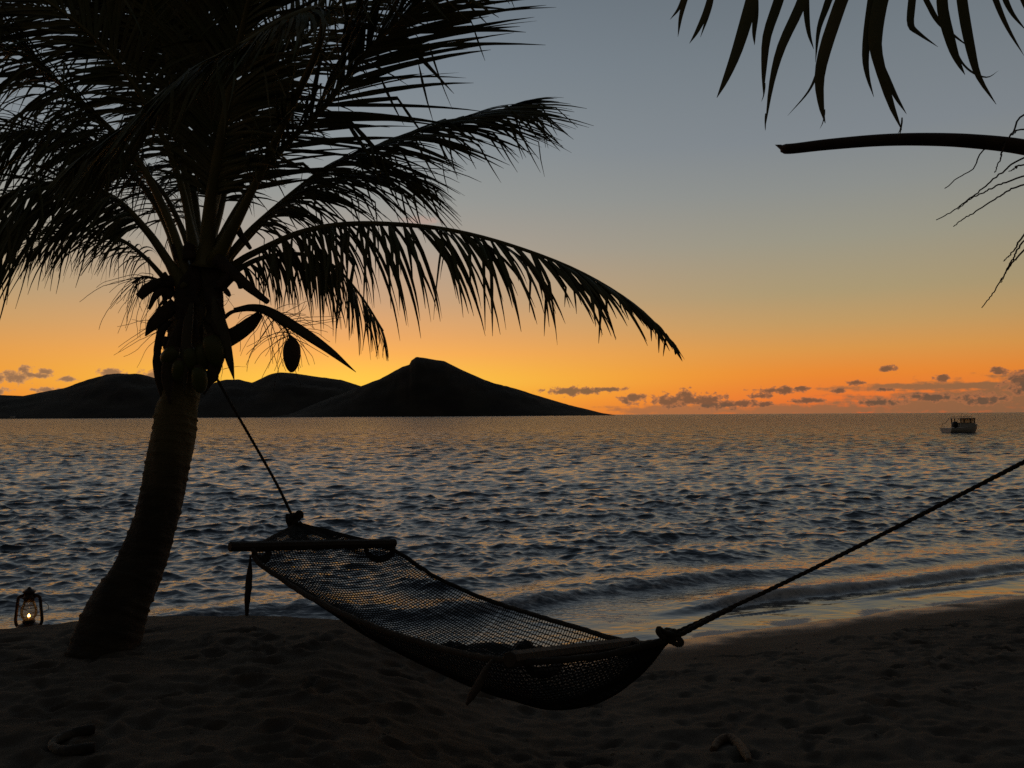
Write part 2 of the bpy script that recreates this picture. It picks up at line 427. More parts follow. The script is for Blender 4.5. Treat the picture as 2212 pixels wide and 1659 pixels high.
# ------------------------------------------------------------------ hills across the bay
mh = material('hill_scrub', (.034, .027, .019), .95, (.055, .043, .030), .012, 0, spec=.1)
def hill(name, sil, Dr, front, back, seed, x0, x1):
    n = 340; xs = np.linspace(x0, x1, n)
    sx = [p[0] for p in sil]; sy = [p[1] for p in sil]
    prof = np.array([interp(sx, sy, x) for x in xs])
    m = 34
    vv = np.linspace(0, 1, m)
    Xh = np.zeros((m, n)); Yh = np.zeros((m, n)); Zh = np.zeros((m, n))
    for j, x in enumerate(xs):
        p = P(x, prof[j], Dr); dirx = p.x / p.y
        h = max(p.z, 0)
        for i, v in enumerate(vv):
            yy = lerp(Dr - front, Dr + back, v)
            if v < front / (front + back):
                t = v * (front + back) / front; f = math.sin(t * PI / 2) ** 1.15
            else:
                t = (v - front / (front + back)) / (back / (front + back)); f = max(0, math.cos(t * PI / 2))
            Xh[i, j] = dirx * yy; Yh[i, j] = yy; Zh[i, j] = h * f
    g = fbm(Xh * .011, Yh * .011, 5, seed) * 26 + fbm(Xh * .07, Yh * .07, 3, seed + 5) * 9
    ridge = np.abs(vv - front / (front + back))[:, None]
    Zh += g * np.clip(Zh / 60, 0, 1) * np.clip(ridge * 7, .12, 1) - 1.5 * (Zh < .5)
    Zh[0, :] = -3; Zh[-1, :] = -3
    o = grid_mesh(name, Xh, Yh, Zh, mh); o['kind'] = 'structure'
    return o
hill('hill', [(-700, 860), (-400, 838), (-150, 856), (-60, 848), (0, 854), (50, 855), (90, 847), (140, 838), (190, 822), (230, 811), (260, 808), (300, 809), (340, 818), (380, 838), (420, 842),
     (455, 829), (485, 822), (515, 821), (545, 827), (565, 817), (585, 808), (605, 805), (640, 807), (700, 816), (740, 822), (790, 838), (830, 856), (900, 885), (960, 904)], 2700, 560, 500, 3, -700, 960)
hill('hill', [(560, 904), (620, 896), (680, 872), (740, 850), (783, 833), (820, 820), (846, 806), (868, 793), (886, 787), (887, 780), (899, 771), (912, 772), (960, 780), (1000, 800), (1060, 826), (1150, 851),
     (1230, 875), (1300, 892), (1345, 899)], 2250, 330, 420, 11, 560, 1345)

# ------------------------------------------------------------------ palms
m_leaf = material('palm_leaf', (.085, .098, .030), .5, (.125, .110, .032), 3.5, .15, 60)
m_leaf_dry = material('dry_palm_leaf', (.11, .080, .040), .7, (.075, .065, .03), 5, .2, 60)
m_stalk = material('palm_stalk', (.18, .155, .040), .5, (.13, .115, .036), 6, .15, 40, stretch=(1, 1, .4))
m_stalk_dead = material('dead_stalk', (.085, .055, .035), .8, (.055, .038, .026), 9, .4, 50)
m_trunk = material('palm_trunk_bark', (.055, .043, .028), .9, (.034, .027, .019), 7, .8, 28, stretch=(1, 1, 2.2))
m_husk = material('coconut_husk_green', (.085, .11, .020), .45, (.105, .105, .03), 6, .08, 30)
m_husk_brown = material('coconut_husk_brown', (.12, .075, .042), .8, (.085, .055, .033), 7, .3, 60)
m_sheath = material('palm_sheath_fibre', (.085, .062, .040), .9, (.06, .045, .03), 20, .5, 90)
m_spathe = material('flower_spathe', (.10, .085, .045), .65, (.075, .065, .035), 8, .2, 50)

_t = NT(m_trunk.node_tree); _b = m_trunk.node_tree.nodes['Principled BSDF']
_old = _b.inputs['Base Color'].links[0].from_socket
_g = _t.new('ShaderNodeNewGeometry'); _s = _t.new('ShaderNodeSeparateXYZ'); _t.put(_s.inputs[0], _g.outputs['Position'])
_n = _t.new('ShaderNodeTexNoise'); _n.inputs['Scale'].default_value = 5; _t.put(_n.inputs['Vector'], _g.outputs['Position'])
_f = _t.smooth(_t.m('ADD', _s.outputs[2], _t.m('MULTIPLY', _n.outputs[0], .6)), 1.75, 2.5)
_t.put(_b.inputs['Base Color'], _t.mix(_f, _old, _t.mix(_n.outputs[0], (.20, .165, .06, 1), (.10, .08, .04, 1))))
def wpath(pts, n):
    return cr([P(*q) for q in pts], n)

def leaflets(mb, path, t0, Lmax, n, droop, sweep=(70, 28), lift=.15, width=.034, wind=(0.0, 0, 0), nref=None, seed=0, bias=(1, 1), curl=.35, tipkeep=1.0, clump=.5, dtip=.3, dens=1.45, sexp=1.0, tail=0.0, spread=.25):
    r = random.Random(seed)
    m = len(path)
    n = int(n * dens)
    for i in range(n):
        t = t0 + (1 - t0) * (i + r.uniform(-.45, .45) + clump * math.sin(i * 1.9 + seed)) / n
        t = min(max(t, t0), .995)
        f = t * (m - 1); k = min(int(f), m - 2); u = f - k
        p = path[k].lerp(path[k + 1], u)
        T = (path[min(k + 1, m - 1)] - path[max(k - 1, 0)]).normalized()
        Nv = Vector(nref) if nref else Vector((0, 0, 1))
        Nv = (Nv - T * Nv.dot(T))
        if Nv.length < .05: Nv = Vector((0, -1, 0)) - T * T.y * -1
        Nv.normalize(); S = T.cross(Nv)
        tt = (t - t0) / (1 - t0)
        prof = (math.sin(PI * min(.12 + .62 * tt, .94))) ** .7 if tt < .75 else lerp(.93, .42 * tipkeep, (tt - .75) / .25)
        for sd in (1, -1):
            if r.random() > (bias[0] if sd > 0 else bias[1]): continue
            L = Lmax * prof * (1 - tail * tt ** 1.3) * r.uniform(.62, 1.14)
            if r.random() < .07: L *= r.uniform(.4, .7)
            a = math.radians(lerp(sweep[0], sweep[1], tt ** sexp) + r.uniform(-9, 9) + 5 * math.sin(i * .8 + seed))
            ph = lerp(lift, lift * .5, tt) + r.uniform(-spread, spread)
            d = T * math.cos(a) + (S * sd * math.cos(ph) + Nv * math.sin(ph)) * math.sin(a)
            seg = 7; q = p.copy(); w0 = width * .66 * r.uniform(.7, 1.2) * (.65 + .35 * prof)
            tw = r.uniform(-.5, .5); V = []; F = []
            kink = r.randrange(3, 6) if r.random() < .3 else -1
            for j in range(seg + 1):
                s_ = j / seg
                wv = T - d * T.dot(d)
                if wv.length < .05: wv = S - d * S.dot(d)
                wv.normalize(); nn = d.cross(wv)
                wv2 = wv * math.cos(tw + curl * s_) + nn * math.sin(tw + curl * s_)
                nn2 = d.cross(wv2)
                wd = w0 * (.55 + 1.6 * s_ if s_ < .28 else 1.0 * (1 - ((s_ - .28) / .72) ** 1.7)) * .5 + .0012
                V += [q - wv2 * wd, q + nn2 * (wd * .45), q + wv2 * wd]
                if j < seg:
                    g = Vector((wind[0], wind[1], wind[2] - 1.0)) * (droop * (1 - dtip * tt) * (.25 + 1.1 * s_) * r.uniform(.7, 1.3)) / seg
                    if j == kink: g += Vector((r.uniform(-.3, .3), r.uniform(-.3, .3), -.45))
                    d = (d + g * 3).normalized()
                    q = q + d * (L / seg)
            for j in range(seg):
                o = j * 3
                F += [(o, o + 1, o + 4, o + 3), (o + 1, o + 2, o + 5, o + 4)]
            mb.add(V, F)

def frond(parent, pts, t0=.22, Lmax=.8, n=70, droop=.35, r0=.030, mat=None, stalkmat=None, base_w=1.35, **kw):
    path = wpath(pts, 48)
    mb = MB(); leaflets(mb, path, t0, Lmax, n, droop, **kw)
    o = mb.build('frond', mat or m_leaf, parent)
    st = MB()
    rad = [r0 * (base_w if i == 0 else 1) * (1 - .86 * (i / 47) ** .75) + .002 + .022 * max(0, 1 - i / 5) for i in range(48)]
    st.tube(path, rad, 8)
    st.build('stalk', stalkmat or m_stalk, o)
    return o

def trunk_mesh(cent, n_per, scar=.065):
    """cent: [(x, y, D, radius_units)] -> ringed tapered trunk with shallow leaf scars"""
    pts = cr([P(x, y, D) for (x, y, D, r) in cent], n_per)
    rs = np.interp(np.linspace(0, len(cent) - 1, n_per), range(len(cent)), [r * D / FPX for (x, y, D, r) in cent])
    mb = MB(); n = 28; V = []; F = []
    acc = 0
    ringpos = 0; nxt = .06; tilt = 0
    for i, p in enumerate(pts):
        T = (pts[min(i + 1, n_per - 1)] - pts[max(i - 1, 0)]).normalized()
        A = Vector((1, 0, 0)); A = (A - T * A.dot(T)).normalized(); B = T.cross(A)
        if i: acc += (p - pts[i - 1]).length
        if acc > nxt: nxt = acc + random.uniform(.05, .085); ringpos = acc
        ridge = math.exp(-((acc - ringpos) / .010) ** 2)
        for k in range(n):
            a = 2 * PI * k / n
            wob = .035 * math.sin(3 * a + i * .05) + .03 * math.sin(7 * a + i * .21) + random.uniform(-.012, .012)
            V.append(p + (A * math.cos(a) + B * math.sin(a)) * rs[i] * (1 + wob + scar * ridge * (.6 + .4 * math.sin(2 * a + i))))
    for i in range(n_per - 1):
        for k in range(n):
            F.append((i * n + k, i * n + (k + 1) % n, (i + 1) * n + (k + 1) % n, (i + 1) * n + k))
    F.append(tuple(range((n_per - 1) * n, n_per * n)))
    mb.add(V, F)
    return mb

def blade(mb, pts, widths, thick=.012, twist=0.0):
    """closed, boat-shaped blade (spathe, sheath) along 3-D points"""
    n = len(pts)
    V = []; F = []; m = 8
    for i, p in enumerate(pts):
        T = (pts[min(i + 1, n - 1)] - pts[max(i - 1, 0)]).normalized()
        vd = (p - CAM).normalized()
        A = T.cross(vd).normalized(); B = T.cross(A).normalized()
        c, s = math.cos(twist * i / n), math.sin(twist * i / n)
        A, B = A * c + B * s, B * c - A * s
        for k in range(m):
            a = 2 * PI * k / m
            V.append(p + A * math.cos(a) * widths[i] + B * (math.sin(a) * min(widths[i] * .45, thick) ))
    for i in range(n - 1):
        for k in range(m):
            F.append((i * m + k, i * m + (k + 1) % m, (i + 1) * m + (k + 1) % m, (i + 1) * m + k))
    F.append(tuple(reversed(range(m)))); F.append(tuple(range((n - 1) * m, n * m)))
    mb.add(V, F)
def spathe(parent, name, ctrl, wpx, mat, twist=0.0, n=26):
    D = ctrl[0][2]
    pts = wpath(ctrl, n)
    w = [float(np.interp(i / (n - 1), np.linspace(0, 1, len(wpx)), wpx)) * D / FPX for i in range(n)]
    mb = MB(); blade(mb, pts, w, .014, twist)
    return mb.build(name, mat, parent)
def strands(mb, origins, count, dirs, L, r=.0028, grav=.5, seed=0):
    rr = random.Random(seed)
    for i in range(count):
        f = rr.random() * (len(origins) - 1.001); k = int(f)
        p = origins[k].lerp(origins[k + 1], f - k)
        d0 = Vector(dirs(rr, f / (len(origins) - 1))).normalized()
        l = L * rr.uniform(.5, 1.1); seg = 14; pts = [p]; d = d0
        for j in range(seg):
            d = (d + Vector((rr.uniform(-.16, .16), rr.uniform(-.16, .16), rr.uniform(-.16, .16) - grav / seg * 2))).normalized()
            pts.append(pts[-1] + d * l / seg)
        mb.tube(pts, [r * (1 - .5 * j / seg) for j in range(seg + 1)], 4)
def coconut(parent, x, y, D, rx, ry, lean, mat, point=0.25, cap=True):
    c = P(x, y, D); rx *= D / FPX; ry *= D / FPX
    mb = MB(); prof = []
    for i in range(19):
        t = i / 18; a = PI * t
        z = -math.cos(a) * ry
        r = math.sin(a) ** .85 * rx * (1 - point * (1 - t) ** 2)
        prof.append((max(r, .002), z))
    mb.lathe(prof, (0, 0, 0), 18)
    R = Matrix.Rotation(lean, 3, 'Y') @ Matrix.Rotation(.2, 3, 'X')
    vs = []
    for p in mb.v:
        q = Vector(p); a = math.atan2(q.y, q.x); q *= 1 + .05 * math.cos(3 * a) * (1 - abs(q.z) / ry)
        vs.append(R @ q + c)
    mb.v = vs
    o = mb.build('coconut', mat, parent)
    if cap:
        cb = MB(); top = R @ Vector((0, 0, ry * .93)) + c; ax = R @ Vector((0, 0, 1))
        cb.tube([top - ax * .012, top + ax * .006, top + ax * .014], [rx * .5, rx * .42, rx * .16], 10)
        cb.build('stem_cap', m_husk_brown, o)
    return o

base = P(208, 1436, 5.12)
palm = root('coconut_palm', base, 'leaning coconut palm with green coconuts and ringed trunk beside the lantern', 'palm tree')
palm_parts0 = set(bpy.data.objects)
cent = [(200, 1470, 5.08, 76), (212, 1432, 5.12, 71), (254, 1320, 5.25, 62), (300, 1230, 5.38, 50), (337, 1130, 5.5, 44), (356, 1040, 5.6, 45), (372, 957, 5.68, 44.5),
        (379, 898, 5.74, 43.5), (389, 853, 5.78, 38), (397, 800, 5.82, 40), (404, 740, 5.86, 40), (412, 680, 5.9, 38), (422, 620, 5.94, 32), (428, 575, 5.97, 20)]
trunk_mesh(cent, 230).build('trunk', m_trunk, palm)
fr = lambda *a, **k: frond(palm, *a, **k)
# arching fronds on the right
fr([(462, 612, 5.95), (515, 566, 5.93), (560, 541, 5.9), (640, 505, 5.85), (720, 487, 5.8), (820, 483, 5.7), (960, 495, 5.6), (1100, 529, 5.5), (1250, 586, 5.4), (1375, 662, 5.35), (1460, 748, 5.3)],
   t0=.20, Lmax=1.02, n=92, droop=1.0, sweep=(88, 6), lift=-.9, width=.040, seed=1, tipkeep=.75, dtip=.9, dens=1.05, sexp=1.15, tail=.62, spread=.45)
fr([(455, 625, 6.0), (510, 585, 6.0), (570, 556, 6.05), (650, 549, 6.1), (720, 574, 6.1), (780, 640, 6.1), (828, 715, 6.1)], t0=.2, Lmax=.54, n=44, droop=.8, sweep=(80, 14), lift=-.85, sexp=1.8, width=.022, seed=2, r0=.026)
fr([(462, 590, 6.0), (500, 545, 6.0), (560, 480, 6.05), (698, 368, 6.1), (792, 326, 6.1), (896, 285, 6.15), (1000, 257, 6.15), (1075, 240, 6.2), (1115, 228, 6.2)], t0=.24, Lmax=.86, n=85, droop=.28, sweep=(52, 22),
   lift=-.45, width=.034, wind=(.9, 0, .1), seed=3, bias=(1, .9), tipkeep=.55)
fr([(455, 570, 5.9), (485, 500, 5.85), (540, 410, 5.8), (620, 310, 5.7), (698, 234, 5.6), (757, 156, 5.5), (800, 102, 5.4), (862, 44, 5.35), (950, -30, 5.3), (1040, -90, 5.3)], t0=.22, Lmax=1.18, n=80, droop=.13, sweep=(56, 26),
   lift=-.25, width=.056, wind=(.8, 0, .4), seed=4, dens=.95)
fr([(470, 590, 6.1), (520, 530, 6.1), (590, 460, 6.2), (680, 405, 6.3), (770, 375, 6.35), (850, 372, 6.4), (905, 388, 6.4)], t0=.24, Lmax=.8, n=44, droop=.45, sweep=(66, 28), lift=-.5, spread=.6, width=.026, wind=(.6, 0, 0), seed=5)
# upright fronds in the middle
fr([(446, 575, 5.85), (450, 490, 5.8), (462, 390, 5.72), (486, 255, 5.6), (512, 120, 5.45), (545, -20, 5.25), (600, -150, 5.0)], t0=.28, Lmax=1.0, n=95, droop=.3, sweep=(58, 30), lift=.1, width=.042, nref=(0, -1, .3), seed=6, r0=.066)
fr([(438, 570, 6.1), (478, 400, 6.3), (560, 215, 6.45), (670, 70, 6.5), (800, -50, 6.45), (930, -120, 6.4)], t0=.25, Lmax=.95, n=85, droop=.3, sweep=(60, 28), lift=.0, width=.038, nref=(0, -1, .4), seed=7)
fr([(430, 565, 6.05), (402, 400, 6.15), (368, 165, 6.2), (340, 55, 6.15), (300, -60, 6.0), (240, -160, 5.8)], t0=.3, Lmax=1.15, n=95, droop=.28, sweep=(72, 40), lift=.0, width=.040, nref=(0, -1, .2), seed=8, wind=(-.5, 0, .2))
fr([(424, 560, 6.0), (385, 380, 6.0), (300, 200, 5.85), (190, 70, 5.7), (60, -20, 5.5), (-60, -60, 5.4)], t0=.25, Lmax=.95, n=85, droop=.35, sweep=(64, 28), lift=.05, width=.038, nref=(0, -1, .4), seed=9, dens=.9)
fr([(432, 560, 6.3), (415, 400, 6.5), (350, 240, 6.7), (250, 110, 6.8), (130, 30, 6.8), (-20, -10, 6.7)], t0=.2, Lmax=1.0, n=85, droop=.4, sweep=(66, 30), lift=0, width=.036, nref=(0, -1, .4), seed=18, dens=.9)
fr([(445, 560, 6.3), (480, 440, 6.5), (500, 290, 6.7), (480, 130, 6.8), (420, 0, 6.8), (350, -80, 6.7)], t0=.2, Lmax=1.0, n=85, droop=.3, sweep=(66, 34), lift=0, width=.036, nref=(0, -1, .4), seed=19)
# wind-bent frond reaching over toward the viewer
fr([(462, 570, 5.8), (540, 420, 5.65), (625, 240, 5.4), (690, 95, 5.05), (690, 22, 4.75), (620, 40, 4.5), (521, 98, 4.35), (417, 152, 4.2), (330, 227, 4.1), (245, 296, 4.02), (165, 352, 3.95)], t0=.38, Lmax=.62, n=92, droop=.5,
   sweep=(50, 18), lift=-.2, width=.034, seed=10, wind=(-.5, 0, 0), tipkeep=.6)
# fronds on the left
fr([(405, 600, 5.85), (368, 484, 5.85), (300, 350, 5.85), (208, 250, 5.8), (104, 158, 5.7), (0, 62, 5.6), (-130, 0, 5.4)], t0=.3, Lmax=.95, n=80, droop=.7, sweep=(70, 32), lift=-.45, spread=.7, width=.030, seed=11, r0=.036)
fr([(398, 622, 5.8), (355, 552, 5.75), (313, 494, 5.7), (245, 428, 5.6), (150, 396, 5.5), (50, 408, 5.35), (-50, 460, 5.25), (-120, 530, 5.2)], t0=.3, Lmax=1.0, n=76, droop=.7, sweep=(74, 26), lift=-.75, sexp=1.4, spread=.9, width=.028, seed=12, wind=(-.4, 0, 0), r0=.036)
fr([(392, 645, 5.9), (350, 596, 5.9), (313, 556, 5.9), (265, 520, 5.95), (200, 498, 6), (130, 505, 6.0), (62, 545, 6.05)], t0=.3, Lmax=.56, n=46, droop=.6, sweep=(62, 22), lift=-.4, spread=.9, width=.016, seed=13, r0=.022)
fr([(400, 590, 6.1), (335, 440, 6.2), (240, 335, 6.3), (120, 290, 6.3), (0, 300, 6.3), (-90, 350, 6.3)], t0=.28, Lmax=.95, n=76, droop=.6, sweep=(62, 28), lift=-.4, spread=.9, width=.028, seed=14, wind=(-.4, 0, 0))
fr([(418, 590, 6.15), (395, 500, 6.25), (340, 400, 6.4), (250, 330, 6.5), (150, 330, 6.6)], t0=.3, Lmax=.9, n=65, droop=.6, sweep=(62, 28), lift=-.4, spread=.9, width=.028, seed=15)
fr([(440, 565, 6.2), (452, 420, 6.4), (430, 250, 6.6), (380, 90, 6.7), (300, -40, 6.7)], t0=.25, Lmax=1.0, n=85, droop=.35, sweep=(64, 30), lift=0, width=.038, nref=(0, -1, .4), seed=16)
# cut stubs, spathes, sheaths
for pts, rad in (([(478, 560, 5.85), (505, 492, 5.85), (522, 510, 5.8), (541, 537, 5.78)], [12, 9, 7, 4]), ([(470, 560, 5.75), (492, 579, 5.72), (540, 622, 5.65), (578, 652, 5.6)], [15, 13, 10, 6]),
                 ([(395, 600, 5.8), (353, 611, 5.75), (322, 622, 5.7), (300, 642, 5.68)], [11, 13, 12, 9])):
    st = MB(); p = wpath(pts, 14); st.tube(p, [float(np.interp(i / 13, np.linspace(0, 1, len(rad)), rad)) * 5.8 / FPX for i in range(14)], 10, jitter=.06); st.build('cut_stalk', m_stalk_dead, palm)
spathe(palm, 'spathe', [(505, 668, 5.75), (545, 664, 5.72), (581, 673, 5.7), (640, 708, 5.65), (710, 756, 5.6), (769, 804, 5.57)], [3, 7, 9, 11, 11, 7, .6], m_spathe)
spathe(palm, 'spathe', [(462, 640, 5.68), (472, 690, 5.66), (484, 730, 5.65), (496, 778, 5.64), (506, 822, 5.63)], [5, 14, 15, 11, 7, .6], m_spathe)
spathe(palm, 'spathe', [(414, 655, 5.66), (405, 710, 5.62), (401, 780, 5.6), (398, 850, 5.6)], [4, 10, 11, 8, .6], m_spathe)
spathe(palm, 'sheath', [(380, 655, 5.75), (352, 680, 5.72), (330, 702, 5.7), (314, 726, 5.68)], [14, 16, 13, 1.5], m_sheath, .3)
spathe(palm, 'sheath', [(362, 690, 5.74), (349, 715, 5.73), (340, 755, 5.72), (333, 792, 5.71)], [10, 9, 8, .8], m_sheath)
spathe(palm, 'sheath', [(342, 735, 5.72), (340, 780, 5.71), (344, 820, 5.7), (352, 868, 5.69)], [4, 10, 9, 2], m_sheath)
spathe(palm, 'sheath', [(342, 742, 5.74), (362, 737, 5.72), (385, 726, 5.7), (398, 705, 5.7)], [8, 8, 9, 11], m_sheath)
spathe(palm, 'sheath', [(398, 690, 5.66), (374, 752, 5.62), (362, 815, 5.6), (366, 872, 5.6)], [10, 16, 14, 2], m_sheath, .3)
spathe(palm, 'sheath', [(450, 690, 5.68), (470, 742, 5.66), (462, 800, 5.64), (440, 852, 5.62)], [12, 17, 14, 2], m_sheath, -.3)
spathe(palm, 'sheath', [(562, 678, 5.78), (540, 700, 5.76), (510, 722, 5.74), (470, 742, 5.72)], [8, 15, 17, 20], m_sheath)
spathe(palm, 'sheath', [(395, 690, 5.7), (400, 640, 5.75), (420, 600, 5.8), (430, 560, 5.85)], [14, 22, 20, 12], m_sheath)
spathe(palm, 'sheath', [(470, 700, 5.7), (462, 640, 5.75), (455, 600, 5.8), (446, 555, 5.85)], [14, 20, 20, 14], m_sheath)
fb0 = MB(); rf_ = random.Random(12)
for i in range(30):
    a0 = (rf_.uniform(352, 480), rf_.uniform(585, 760), rf_.uniform(5.66, 5.95)); an = rf_.uniform(-1, 1)
    l = rf_.uniform(18, 46); dxx = math.sin(an) * l + (a0[0] - 415) * .25; p = wpath([a0, (a0[0] + dxx * .5, a0[1] + l * .3, a0[2] - .02), (a0[0] + dxx, a0[1] + l, a0[2] - .03)], 9)
    w = rf_.uniform(4, 11) * 5.8 / FPX
    blade(fb0, p, [w * (1 - .55 * k / 8) * rf_.uniform(.7, 1.2) for k in range(9)], .008, rf_.uniform(-.6, .6))
for i in range(90):
    p0 = P(rf_.uniform(345, 490), rf_.uniform(580, 800), rf_.uniform(5.6, 5.95)); d = Vector((rf_.uniform(-1, 1), rf_.uniform(-.5, .3), rf_.uniform(-1, .5))).normalized(); pts = [p0]
    for k in range(8):
        d = (d + Vector((rf_.uniform(-.3, .3), rf_.uniform(-.2, .2), rf_.uniform(-.35, .2)))).normalized(); pts.append(pts[-1] + d * rf_.uniform(.012, .03))
    fb0.tube(pts, [.0022 * (1 - k / 10) for k in range(9)], 4)
fb0.build('crown_fibre', m_sheath, palm)
for pts, rad in (([(372, 640, 5.78), (352, 628, 5.74), (335, 640, 5.7), (322, 668, 5.68)], [9, 9, 7, 3]), ([(478, 620, 5.75), (500, 598, 5.72), (516, 606, 5.7), (520, 622, 5.68)], [12, 10, 8, 5]), ([(395, 575, 5.85), (384, 545, 5.85), (378, 528, 5.85)], [13, 11, 9]),
                 ([(410, 560, 5.8), (408, 540, 5.8), (414, 526, 5.8)], [15, 13, 11]), ([(470, 560, 5.95), (486, 520, 5.95), (496, 500, 5.95)], [14, 12, 10])):
    sb_ = MB(); p = wpath(pts, 12); sb_.tube(p, [float(np.interp(i / 11, np.linspace(0, 1, len(rad)), rad)) * 5.8 / FPX for i in range(12)], 10, jitter=.09); sb_.build('cut_stalk', m_stalk_dead, palm)
# coconuts
for q in ((367, 768, 5.62, 18, 24, .9, m_husk), (385, 800, 5.6, 15, 25, .2, m_husk), (431, 820, 5.58, 18, 30, -.05, m_husk), (462, 757, 5.62, 23, 36, -.25, m_husk), (440, 770, 5.66, 22, 30, .15, m_husk), (412, 775, 5.62, 17, 26, 0, m_husk)):
    coconut(palm, *q)
coconut(palm, 630, 768, 5.75, 21, 37, .05, m_husk_brown, .45)
# flower stalks with wiry strands
fs = MB(); stem = wpath([(480, 690, 5.78), (507, 672, 5.77), (560, 672, 5.76), (611, 703, 5.75), (629, 732, 5.75)], 22)
fs.tube(stem, [.016 - .010 * i / 21 for i in range(22)], 8)
strands(fs, stem[10:], 46, lambda r, f: (r.uniform(-.9, .9), r.uniform(-.5, .5), r.uniform(-1.1, .25)), .40, .0030, .55, 4)
strands(fs, stem[12:], 14, lambda r, f: (r.uniform(.3, 1), r.uniform(-.4, .4), r.uniform(-.1, .5)), .42, .0028, .25, 5)
fs.build('flower_stalk', m_stalk_dead, palm)
fs = MB(); stem = wpath([(380, 630, 5.85), (345, 607, 5.83), (310, 598, 5.82), (286, 612, 5.82)], 18)
fs.tube(stem, [.014 - .008 * i / 17 for i in range(18)], 8)
strands(fs, stem[5:], 34, lambda r, f: (r.uniform(-.9, .1), r.uniform(-.4, .4), r.uniform(-1, .1)), .45, .0028, .6, 6)
fs.build('flower_stalk', m_stalk_dead, palm)
fs = MB(); stem = wpath([(400, 700, 5.8), (375, 706, 5.8), (345, 702, 5.8)], 10)
fs.tube(stem, [.006 - .003 * i / 9 for i in range(10)], 6)
strands(fs, stem[4:], 8, lambda r, f: (-1, r.uniform(-.3, .3), r.uniform(-.5, .35)), .45, .0026, .2, 8)
fs.build('flower_stalk', m_stalk_dead, palm)
def settle(rt):
    """children were modelled in world space: keep them there under the moved Empty"""
    for o in list(rt.children):
        o.matrix_parent_inverse = Matrix.Translation(-rt.location)
settle(palm)

# second palm, mostly out of the picture on the right
pb = P(2740, 1800, 2.95)
palm2 = root('coconut_palm', (pb.x, pb.y, ground_z(pb.x, pb.y) - .05), 'coconut palm at the right border, showing one cut stalk, hanging leaflets and wiry flower strands', 'palm tree')
cent2 = [(2790, 1930, 2.9, 105), (2740, 1790, 2.93, 90), (2700, 1500, 3.0, 78), (2670, 1150, 3.05, 72), (2655, 800, 3.1, 70), (2645, 560, 3.1, 66), (2640, 420, 3.1, 55)]
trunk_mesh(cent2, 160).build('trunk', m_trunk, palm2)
cs = MB(); p = wpath([(2640, 470, 3.05), (2500, 408, 3.0), (2350, 350, 2.95), (2212, 318, 2.9), (2100, 305, 2.88), (2000, 301, 2.86), (1900, 303, 2.84), (1790, 312, 2.82), (1712, 321, 2.8), (1688, 321, 2.8)], 60)
cs.tube(p, [float(np.interp(i / 59, [0, .3, .5, .75, .95, 1], [34, 20, 17, 14.5, 12.5, 9])) * 2.9 / FPX for i in range(60)], 12, flat=.8)
e = p[-1]; ax = (p[-1] - p[-4]).normalized()
cs.add([e + Vector((.0, 0, .014)), e + Vector((0, .012, 0)), e + Vector((.012, -.012, -.010)), e + ax * .022 + Vector((0, 0, .012))], [(0, 1, 3), (1, 2, 3), (2, 0, 3)])
sl = wpath([(1850, 301, 2.82), (1800, 303, 2.82), (1770, 306, 2.82), (1752, 313, 2.82)], 8); cs.tube(sl, [.004, .006, .006, .006, .005, .004, .004, .003], 6)
cs.build('cut_stalk', m_stalk_dead, palm2)
# frond above the frame: its leaflets hang into the picture one by one
fb = MB(); rach = wpath([(2630, 440, 3.05), (2560, 150, 2.85), (2430, -60, 2.65), (2250, -150, 2.55), (2000, -190, 2.5), (1750, -185, 2.5), (1550, -150, 2.5), (1420, -90, 2.5)], 60)
c4 = lambda x, y: (1426 + .355 * x, .355 * y)
def ribbon(mb, pts2, w, D, dz=.0, fold=.35):
    pts = cr([P(*c4(x, y), D + dz * i) for i, (x, y) in enumerate(pts2)], 16)
    V = []; F = []
    for i, q in enumerate(pts):
        T = (pts[min(i + 1, 15)] - pts[max(i - 1, 0)]).normalized(); vd = Vector((0, 1, 0))
        A = T.cross(vd).normalized(); B = T.cross(A).normalized()
        s_ = i / 15; wd = w * .355 * .5 * D / FPX * (.74 * (.75 + .25 * min(1, s_ * 4)) * (1 - max(0, (s_ - .45) / .55) ** 1.5) + .03)
        A2 = (A + B * .35).normalized()
        V += [q - A2 * wd, q + B * wd * fold, q + A2 * wd]
    for i in range(15): o = i * 3; F += [(o, o + 1, o + 4, o + 3), (o + 1, o + 2, o + 5, o + 4)]
    mb.add(V, F)
for tx, ty in ((636, 565), (640, 750), (1000, 725), (1470, 775)):
    for k in range(random.choice((1, 2, 2, 3))):
        a_ = random.uniform(-.6, .6); l_ = random.uniform(40, 120); x0_ = tx + random.uniform(-6, 6); y0_ = ty - random.uniform(60, 150)
        ribbon(fb, [(tx + 2, ty - 60), (tx, ty - 25), (tx + math.sin(a_) * l_ * .35, ty + l_ * .3), (tx + math.sin(a_) * l_ * .9, ty + l_ * .75)], random.uniform(8, 14), 2.45)
